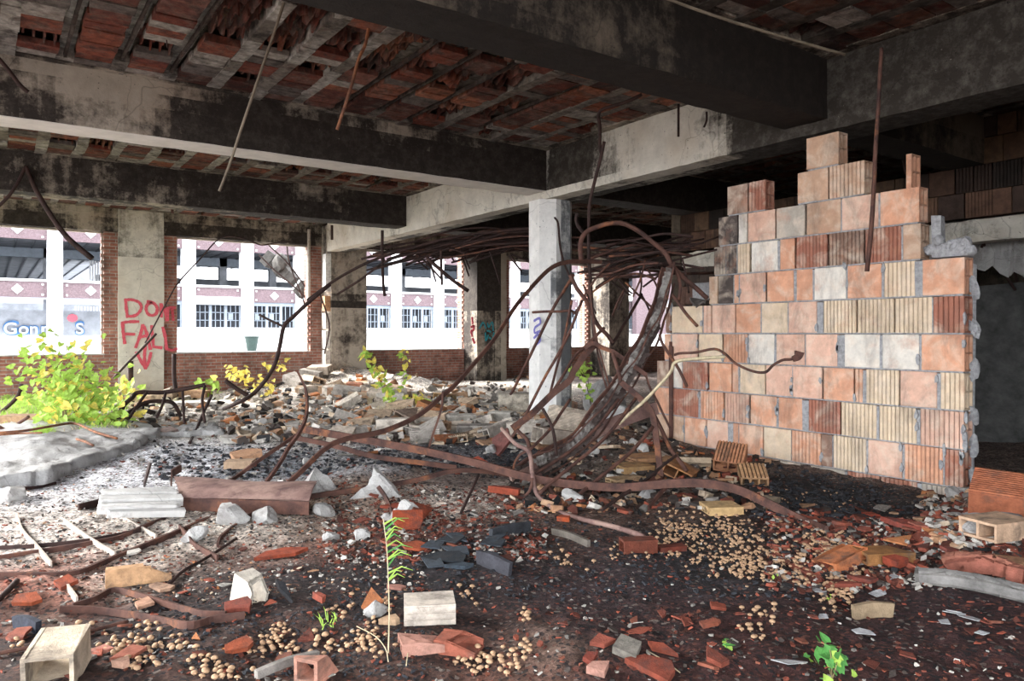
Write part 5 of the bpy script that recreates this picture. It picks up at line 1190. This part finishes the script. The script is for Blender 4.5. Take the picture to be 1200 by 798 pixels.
# ---- mushrooms
def mushroom_mesh():
    m = MB(); prof = [(0, -.9, .25), (0, -.1, .3), (0, -.12, .6), (0, .05, .93), (0, .35, 1.0), (0, .68, .82), (0, .92, .45), (0, 1.0, .08)]
    vs = []; K = 10
    for _, z, r in prof:
        for k in range(K):
            a = 2*math.pi*k/K; vs.append((math.cos(a)*r*(1+.06*math.sin(a*2+1)), math.sin(a)*r, z*.85))
    m.add(vs, [(i*K+k, i*K+(k+1) % K, (i+1)*K+(k+1) % K, (i+1)*K+k) for i in range(len(prof)-1) for k in range(K)]+[tuple(range((len(prof)-1)*K, len(prof)*K))], (.55, .36, .22))
    return m.mesh('mushroom', M['mush'], True)
MP = [  # px, py, spread px (x, y), count, radius m, group
 (165, 755, 60, 22, 60, .013, 'bottom left patch'), (60, 765, 50, 14, 20, .014, 'bottom left corner patch'), (95, 740, 30, 8, 12, .013, 'bottom left corner patch'), (340, 760, 55, 22, 56, .0125, 'lower left patch'), (250, 782, 40, 10, 26, .013, 'lower left patch'),
 (430, 758, 45, 24, 40, .012, 'lower centre patch'), (560, 772, 45, 14, 36, .0125, 'lower centre patch'), (450, 705, 25, 6, 12, .012, 'beside the whitish hollow block'), (390, 715, 30, 8, 10, .012, 'beside the whitish hollow block'), (620, 723, 9, 4, 7, .013, 'tiny clump on grey ash'),
 (880, 728, 28, 12, 22, .0125, 'clump beside the green seedling'), (620, 765, 30, 14, 12, .012, 'lower centre patch'), (665, 655, 22, 10, 14, .012, 'around the broken duct'), (735, 640, 40, 14, 14, .010, 'around the broken duct'), (550, 700, 30, 8, 8, .012, 'beside the whitish hollow block')]
MU = []
mlib = [mushroom_mesh() for _ in range(3)]
def msh(px, py, r): p = G(px, py); MU.append((p, r*R.uniform(.7, 1.2)))
for px, py, sx, sy, cnt, r, grp in MP:
    cl = [(R.gauss(px, sx*.5), R.gauss(py, sy*.5)) for _ in range(max(2, cnt//4))]
    for k in range(cnt):
        a, b = R.choice(cl); 
        for _t in range(12):
            x = a+R.gauss(0, 9); y = min(797, b+R.gauss(0, 6)); p = G(x, y); rr = r*R.uniform(.65, 1.2)
            if all((p-q_[0]).length > (rr+q_[1])*.93 for q_ in MU): MU.append((p, rr, grp)); break
MUR = []
cl = [(R.uniform(770, 1010), R.uniform(598, 705)) for _ in range(110)]
cl = [(x, y) for x, y in cl if abs(y-645-(x-900)*.22) < 38]
for k in range(980):
    a, b = R.choice(cl); x, y = a+R.gauss(0, 13), b+R.gauss(0, 7); p = G(x, max(585, y)); MUR.append((p, .0105*R.uniform(.6, 1.25), 'broad patch at the right'))
for k in range(90): p = G(R.uniform(850, 1000), R.uniform(575, 600)); MUR.append((p, .009*R.uniform(.6, 1.2), 'x'))
MU = [m_ for m_ in MU if len(m_) == 3]; rest = MU[250:]; MU = MU[:250]
MUR.sort(key=lambda q_: zdepth(q_[0])/q_[1]); MU += MUR[:300-len(MU)]; rest += MUR[300-len(MU) if False else 300-250:]
for p, r, grp in MU:
    o = bpy.data.objects.new('mushroom', R.choice(mlib)); C.objects.link(o); o.location = p+Vector((0, 0, r*.75)); o.scale = (r, r, r*R.uniform(.85, 1.1)); o.rotation_euler = (R.gauss(0, .25), R.gauss(0, .25), R.uniform(0, 6))
    tag(o, 'small round tan mushroom growing on the charred floor, '+grp, 'mushroom', 'tan mushrooms, '+grp)
m = MB(); src = mlib[0]; sv = [v.co.copy() for v in src.vertices]; sf = [tuple(f.vertices) for f in src.polygons]
for p, r, _ in rest: m.add([Vector((v.x*r, v.y*r, v.z*r))+p+Vector((0, 0, r*.75)) for v in sv], sf)
tag(m.build('mushroom_carpet', M['mush'], smooth=True), 'dense carpet of tiny tan mushrooms on the charcoal right of centre', 'mushroom', kind='stuff')

# ---- plants
def leafshape(mb, c, size, nrm, rot, heart=True, fold=.15, long=1.0):
    P = [(0, -.1), (.42, -.28 if heart else .05), (.55, .15), (.35, .6), (0, 1.05), (-.35, .6), (-.55, .15), (-.42, -.28 if heart else .05)]
    z = nrm.normalized(); x = z.orthogonal().normalized(); y = z.cross(x); cr, sr_ = math.cos(rot), math.sin(rot); x, y = x*cr+y*sr_, y*cr-x*sr_
    vs = [c+(x*a+y*b*long)*size+z*(abs(a)*fold*size) for a, b in P]+[c+y*.45*size*long-z*.04*size]
    mb.add(vs, [(8, k, (k+1) % 8) for k in range(8)])
def plant(base, stems, label, cat='plant', mats=('leaf_g',), size=.05, n=20, name='sapling', heart=True, long=1.0, stem_r=.006, spread=.12):
    root = empty(name, base, label, cat)
    sm = MB()
    for s in stems:
        sm.sweep(s, stem_r, n=5, taper=.4)
    adopt(sm.build('stem', M['stem']), root)
    lm_ = {k: MB() for k in mats}
    for s in stems:
        for k in range(n):
            f = R.random()**.8; i = min(len(s)-2, int(f*(len(s)-1))); p = s[i].lerp(s[i+1], R.random())
            p = p+Vector((R.gauss(0, 1), R.gauss(0, 1), R.gauss(0, .6)))*spread
            leafshape(lm_[R.choice(mats)], p, size*R.uniform(.6, 1.2), Vector((R.gauss(0, .6)-.4, R.gauss(0, .6)-.5, R.uniform(.3, 1))), R.uniform(0, 6.28), heart, .2, long)
    for k, mbx in lm_.items():
        if mbx.f: adopt(mbx.build('foliage', M[k]), root)
    return root
def stm(base, pts, Z=None):
    Z = Z or zdepth(base); return spline([base]+[W(px, py, Z+R.uniform(-.3, .3)) for px, py in pts], 4)
b = G(75, 500); Zp = zdepth(b)
st_ = [stm(b, p) for p in [[(72, 460), (68, 430), (50, 415)], [(80, 460), (80, 430), (78, 402)], [(75, 465), (55, 445), (45, 428)], [(85, 470), (95, 445), (100, 430)], [(78, 470), (60, 455), (40, 448)], [(70, 480), (88, 462), (96, 450)], [(90, 480), (105, 470), (112, 462)]]]
plant(b, st_, 'bushy yellow-green sapling with heart-shaped leaves growing at the left below the first window', 'sapling', ('leaf_g', 'leaf_g', 'leaf_y', 'leaf_g'), .088, 75, spread=.19, stem_r=.012)
b = G(118, 478); plant(b, [stm(b, p) for p in [[(117, 465), (115, 452)], [(125, 468), (128, 458)]]], 'small yellow-leaved seedling right of the big sapling', mats=('leaf_y', 'leaf_y', 'leaf_g'), size=.09, n=16, spread=.1)
b = G(148, 470); plant(b, [stm(b, p) for p in [[(147, 455), (145, 440)], [(155, 460), (158, 452)], [(140, 460), (136, 455)]]], 'green seedling in front of the tile pile at the painted pilaster', mats=('leaf_g', 'leaf_g', 'leaf_y'), size=.12, n=12, spread=.14)
b = G(30, 465); plant(b, [stm(b, p) for p in [[(25, 455), (20, 450)], [(35, 455), (42, 450)]]], 'low yellow-leaved sprig at the far left', mats=('leaf_y',), size=.09, n=10, spread=.1)
b = G(122, 505); plant(b, [stm(b, p) for p in [[(118, 492), (115, 488)], [(130, 494), (136, 490)], [(108, 498), (102, 494)]]], 'low green leafy clump behind the big concrete slab', mats=('leaf_g', 'leaf_g', 'leaf_y'), size=.09, n=26, spread=.13)
b = G(247, 466); plant(b, [stm(b, p) for p in [[(247, 458), (247, 450)]]], 'small round green weed under the second window', mats=('leaf_g',), size=.13, n=14, spread=.13)
b = G(290, 465); plant(b, [stm(b, p, 13.5) for p in [[(284, 452), (275, 440), (262, 430)], [(285, 445), (280, 432)]]], 'yellow-leaved creeper under the second window, left one', mats=('leaf_y',), size=.09, n=18, spread=.11)
b = G(318, 465); plant(b, [stm(b, p, 13.2) for p in [[(315, 450), (322, 432), (330, 422)], [(310, 455), (308, 448)]]], 'yellow-leaved creeper under the second window, right one', mats=('leaf_y',), size=.085, n=18, spread=.11)
b = G(462, 482); plant(b, [stm(b, p) for p in [[(452, 460), (440, 440), (430, 418), (428, 410)], [(458, 465), (452, 450), (440, 432)]]], 'tall drooping yellow-green weed below the third window, left one', mats=('leaf_g', 'leaf_y'), size=.075, n=34, heart=False, long=1.7, spread=.05)
b = G(474, 480); plant(b, [stm(b, p) for p in [[(473, 455), (473, 430), (472, 412)], [(480, 472), (495, 468)]]], 'straight yellow-green weed below the third window, right one', mats=('leaf_g', 'leaf_y'), size=.07, n=30, heart=False, long=1.5, spread=.05)
b = G(693, 478); plant(b, [stm(b, p, 8.6) for p in [[(688, 440), (682, 425)], [(684, 438), (676, 434)]]], 'bright green sprig behind the column beside the boulder', mats=('leaf_g',), size=.06, n=18, spread=.05)
b = G(975, 797); plant(b, [stm(b, p, 2.75) for p in [[(970, 775), (966, 752)], [(980, 780), (985, 756)], [(962, 785), (954, 772)], [(990, 790), (1003, 785)], [(972, 760), (958, 752)]]], 'fresh green broad-leaved seedling at the bottom right edge', mats=('leaf_g', 'leaf_d', 'leaf_d'), size=.034, n=8, spread=.022, stem_r=.0025)
b = G(852, 757); plant(b, [stm(b, p) for p in [[(853, 750)], [(856, 753)], [(848, 752)]]], 'tiny rosette of green leaves beside the mushroom clump', mats=('leaf_d', 'leaf_g'), size=.035, n=5, heart=False, long=1.6, spread=.012, stem_r=.002)
for i, (px, py) in enumerate([(906, 680), (972, 702), (1037, 657), (1088, 680)]):
    b = G(px, py); plant(b, [stm(b, [(px+1, py-4)])], ['tiny green sprout in the mushroom patch, left one', 'curled green sprout by the white paper scraps', 'tiny green sprout on the burnt tile', 'tiny green sprout by the grey timber'][i], mats=('leaf_g',), size=.014, n=5, spread=.012, stem_r=.0015, name='sprout')
# tall reed-like weed in the centre foreground
b = G(455, 765); root = empty('tall_weed', b, 'tall thin weed with narrow green leaves drooping to one side, centre foreground', 'weed'); Zw = zdepth(b)
main = spline([b, W(456, 720, Zw), W(455, 680, Zw), W(453, 640, Zw), W(449, 608, Zw)], 5)
m = MB(); m.sweep(main, .0032, n=5, taper=.6, col=(.5, .4, .2)); adopt(m.build('stem', M['dry']), root)
for mt, rng in (('leaf_g', range(0, 9)), ('leaf_d', range(9, 13))):
    m = MB()
    for k in rng:
        f = .5+.5*((k*5) % 13)/13; p = main[min(len(main)-1, int(f*(len(main)-1)))]; q_ = p+(W(R.uniform(465, 482), 600, Zw)-W(450, 600, Zw))*1.0+Vector((0, 0, R.uniform(.005, .05)))
        d = (q_-p); mid = p+d*.55+Vector((0, 0, .02)); m.sweep([p, mid, q_], .004, .0008, taper=.2)
    adopt(m.build('leaf_blades', M[mt]), root)
# grass and straw
def grass(name, label, regs, cnt, h, mats, wd=.004):
    m = MB()
    for _ in range(cnt):
        xr, yr = R.choice(regs); p = G(R.uniform(*xr), R.uniform(*yr)); p.y = min(p.y, YW-.2); d = Vector((R.gauss(0, 1), R.gauss(0, 1), 0))*.4*h; hh = h*R.uniform(.4, 1.2)
        s = Vector((CS, -SN, 0))*wd
        a = p; mid = p+d*.4+Vector((0, 0, hh*.6)); e = p+d+Vector((0, 0, hh*.85)); m.add([a-s, a+s, mid+s*.8, mid-s*.8, e], [(0, 1, 2, 3), (3, 2, 4)])
    o = m.build(name, M[mats]); tag(o, label, 'grass', kind='stuff')
grass('grass', 'short green grass creeping over the rubble at the left', [((0, 110), (455, 505)), ((0, 60), (440, 500)), ((90, 150), (470, 508)), ((40, 60), (500, 515))], 4200, .12, 'leaf_g', .007)
grass('dry_grass', 'dry straw-coloured grass among the rubble at the left', [((0, 160), (450, 510)), ((430, 500), (465, 486))], 1500, .13, 'dry', .006)
grass('grass_tuft', 'little tuft of green grass blades beside the small red brick chip', [((372, 395), (722, 738))], 16, .05, 'leaf_g', .0025)
bar('dry curved stalk lying over the shards in the foreground', [(418, 738), (440, 750), (452, 765), (455, 780)], 3, 3, r=.002, on=range(4), mat='dry', name='dry_stalk', cat='stalk')
bar('dry stalk lying before the pinkish broken tile', [(475, 745), (478, 765), (476, 785)], 3, 3, r=.002, on=range(3), mat='dry', name='dry_stalk', cat='stalk')
bar('pale stalk arched over the bottom red shards', [(760, 768), (780, 780), (797, 793)], 3, 3, r=.002, on=range(3), mat='dry', name='dry_stalk', cat='stalk')
# ------------------------------------------------------------------ exterior
YF = 59.0
eg = MB(); n = 40
vs = []; 
for i in range(n+1):
    for j in range(n+1):
        x = -40+130*i/n; y = 17.2+40*j/n; z = -.25+1.35*min(1, (j/n)**.8)+.35*(float(N1(x*.9, y*.9))-.5)*(.3+.7*(j > 4)); vs.append((x, y, z))
eg.add(vs, [(i*(n+1)+j, (i+1)*(n+1)+j, (i+1)*(n+1)+j+1, i*(n+1)+j+1) for i in range(n) for j in range(n)])
struct(eg.build('yard_ground', M['ext_ground']))
eo = MB(); eo.box(-80, 140, 57, 60, -.5, 1.0); eo.box(-80, -12.8, -60, 57, -1, -.2); eo.box(-13, 140, -60, -6.9, -1, -.2); struct(eo.build('outer_ground', M['ext_ground']))
fac = empty('factory_building', (20, YF, 1.0), 'bright factory wing with brick bands and white columns across the yard behind the windows', 'building')
BAY = 4.236; X00 = 3.58-BAY*4
def efb(nm, mat, fill):
    m = MB(); fill(m); return adopt(m.build(nm, M[mat]), fac)
def f_cols(k):
    def f(m): m.box(X00+k*BAY-.45, X00+k*BAY+.45, YF-.35, YF+.5, .6, 15.5)
    return f
for k in range(0, 20): efb('white_column', 'ext_white', f_cols(k))
FL = [(3.63, 4.68), (7.5, 8.75), (11.6, 12.8)]
for k in range(0, 19):
    xa = X00+k*BAY+.45; xb = xa+BAY-.9
    for li, (a, b) in enumerate(FL):
        band = efb('brick_band', 'ext_brick', lambda m: m.box(xa, xb, YF-.1, YF+.2, a, b))
        def cap(m):
            m.box(xa, xb, YF-.2, YF+.3, b, b+.16)
            if not (li == 0 and k in (6, 8)): 
                xc = (xa+xb)/2; zc = (a+b)/2; r = .34
                m.prism([(-r, 0), (0, -r), (r, 0), (0, r)], 0, .06, (1, 1, 1), Matrix.Translation((xc, YF-.1, zc)) @ Matrix.Rotation(math.pi/2, 4, 'X'))
            else: m.box(xa, xb, YF-.5, YF-.1, a-.25, a+.35)
            for sx in (xa+.25, xb-.25):
                for sz in (a+.18, b-.18): m.box(sx-.06, sx+.06, YF-.14, YF-.1, sz-.06, sz+.06)
        tr_ = efb('white_trim', 'ext_white', cap); tr_.parent = band; tr_.matrix_parent_inverse = Matrix()
    if k >= 5:                                   # ground floor wall and triple windows
        efb('low_wall', 'ext_white', lambda m: (m.box(xa, xb, YF-.1, YF+.2, .3, 1.55), m.box(xa, xb, YF-.3, YF+.3, 1.53, 1.65)))
        def wf(m):
            m.box(xa, xb, YF, YF+.12, 3.35, 3.63)
            for q_ in range(4): xq = xa+(xb-xa)*q_/3; m.box(xq-.1, xq+.1, YF-.02, YF+.14, 1.6, 3.6)
            for q_ in range(3):
                x0 = xa+(xb-xa)*q_/3; w = (xb-xa)/3
                for u in (1, 2): m.box(x0+w*u/3-.025, x0+w*u/3+.025, YF+.03, YF+.08, 1.6, 3.4)
                for zz in (2.2, 2.8):
                    if R.random() < .8: m.box(x0, x0+w, YF+.03, YF+.08, zz-.025, zz+.025)
                if R.random() < .35: m.box(x0+.2, x0+w*.5, YF+.05, YF+.09, 2.25, 2.75)
        efb('window_frames', 'ext_frame', wf)
# floors, soffits, inner columns and back wall
for z in (3.75, 7.65, 11.7): efb('floor_slab', 'ext_grey', lambda m: (m.box(X00+5*BAY, X00+19*BAY, YF+.2, YF+18, z, z+.3), m.box(X00, X00+5*BAY, YF+.2, YF+50, z, z+.3)))
def joists(m):
    for k in range(0, 76):
        for z in (7.45,):
            x = X00+k*BAY/4; m.box(x-.05, x+.05, YF+.3, YF+(17 if k > 20 else 48), z+.1, z+.2)
efb('joists', 'ext_dark', joists)
for k in range(0, 20, 1):
    for zz in (1.0, 4.7): efb('inner_column', 'ext_grey', lambda m: m.box(X00+k*BAY-.3, X00+k*BAY+.3, YF+7, YF+7.6, zz, zz+2.9))
efb('inner_beam', 'ext_frame', lambda m: m.box(X00, X00+19*BAY, YF+7, YF+7.6, 6.9, 7.6))
efb('back_wall', 'ext_grey', lambda m: m.box(X00+5*BAY, X00+19*BAY, YF+17.5, YF+18, 4, 6.5)); efb('back_wall', 'ext_grey', lambda m: m.box(X00, X00+6*BAY, YF+50, YF+50.4, 1, 12))
efb('room_shade_sheet', 'ext_deep', lambda m: m.box(X00+5*BAY, X00+19*BAY, YF+3.5, YF+3.8, .9, 3.7))  # near-black sheet paints the shade of the rooms behind the frames
efb('inner_wall', 'ext_grey', lambda m: m.box(X00, X00+5*BAY, YF+15, YF+15.3, .9, 3.7))
def corr(m):
    for k in range(16): m.box(5.3+k*.22, 5.3+k*.22+.11, YF+7+.1*k, YF+7.1+.1*k, 1.0, 3.3)
efb('corrugated_panel', 'ext_white', corr)
def corr2(m):
    for k in range(14): m.box(6.3+k*.2, 6.3+k*.2+.1, YF+7+.2*k, YF+7.1+.2*k, 5.0, 7.4)
efb('corrugated_panel', 'ext_white', corr2)
# rightmost bay is a brick end block
efb('brick_end_block', 'ext_brick', lambda m: (m.box(57, 61.5, YF-1.2, YF-.6, .5, 9), m.box(63.2, 80, YF-1.2, YF-.6, .5, 9), m.box(61.5, 63.2, YF-1.2, YF-.6, .5, 2.2), m.box(61.5, 63.2, YF-1.2, YF-.6, 5, 9)))
# graffiti lettering on the inner wall
def gtext(body, x, y, z, size, mat, nm, ext=.03):
    cu = bpy.data.curves.new(nm, 'FONT'); cu.body = body; cu.size = size; cu.extrude = ext; cu.offset = .02*size
    o = bpy.data.objects.new(nm, cu); C.objects.link(o); o.location = (x, y, z); o.rotation_euler = (math.pi/2, 0, 0)
    bpy.context.view_layer.update()
    dg = bpy.context.evaluated_depsgraph_get(); me_ = bpy.data.meshes.new_from_object(o.evaluated_get(dg))
    bpy.data.objects.remove(o); me_.materials.clear(); me_.materials.append(M[mat])
    n_ = bpy.data.objects.new(nm, me_); C.objects.link(n_); n_.location = (x, y, z); n_.rotation_euler = (math.pi/2, 0, 0)
    n_.parent = fac; n_.matrix_parent_inverse = Matrix.Translation(-fac.location); return n_
M['blue_wall'] = mat_flat('blue_graffiti_outline', (.05, .13, .28), .3, 2); M['pale_fill'] = mat_flat('pale_graffiti_fill', (.32, .34, .40), .2, 2)
gw = efb('graffiti_wall', 'ext_grey', lambda m: m.box(-8, 7, YF+5, YF+5.2, .9, 2.9))
for txt, x in (('G', .75), ('o', 1.65), ('n', 2.3), ('n', 3.0), ('M', -.9), ('S', 5.2)):
    a = gtext(txt, x-.06, YF+4.95, 1.12, 1.3, 'blue_wall', 'graffiti_shadow', .04); a.scale = (1.12, 1.1, 1)
    b = gtext(txt, x, YF+4.88, 1.18, 1.15, 'pale_fill', 'graffiti_letter', .03)
efb('red_blot', 'red_spray', lambda m: m.prism([(.35*math.cos(t), .3*math.sin(t)) for t in [k*.785 for k in range(8)]], 0, .05, (1, 1, 1), Matrix.Translation((5.0, YF+4.99, 2.35)) @ Matrix.Rotation(math.pi/2, 4, 'X')))

# ------------------------------------------------------------------ light and camera
w = bpy.data.worlds.new('World'); bpy.context.scene.world = w; w.use_nodes = True
bg = w.node_tree.nodes['Background']; bg.inputs[0].default_value = (.93, .96, 1.0, 1); bg.inputs[1].default_value = 1.0
sd = bpy.data.lights.new('sun', 'SUN'); sd.energy = 2.5; sd.angle = math.radians(25); sd.color = (1, .96, .9)
so = bpy.data.objects.new('sun', sd); C.objects.link(so); so.rotation_euler = Vector((.55, -.7, -.5)).to_track_quat('-Z', 'Y').to_euler()
cd = bpy.data.cameras.new('camera'); cam = bpy.data.objects.new('camera', cd); C.objects.link(cam)
cam.location = (0, 0, EYE); cam.rotation_euler = (math.pi/2, 0, -YAW)
cd.sensor_width = 36; cd.lens = F/1200*36; cd.shift_y = -(399-HOR)/1200; cd.clip_end = 500; cd.clip_start = .05
sc = bpy.context.scene; sc.camera = cam
sc.view_settings.view_transform = 'Standard'; sc.view_settings.look = 'None'; sc.view_settings.gamma = 1
sc.view_settings.use_curve_mapping = False; sc.view_settings.exposure = 3.15
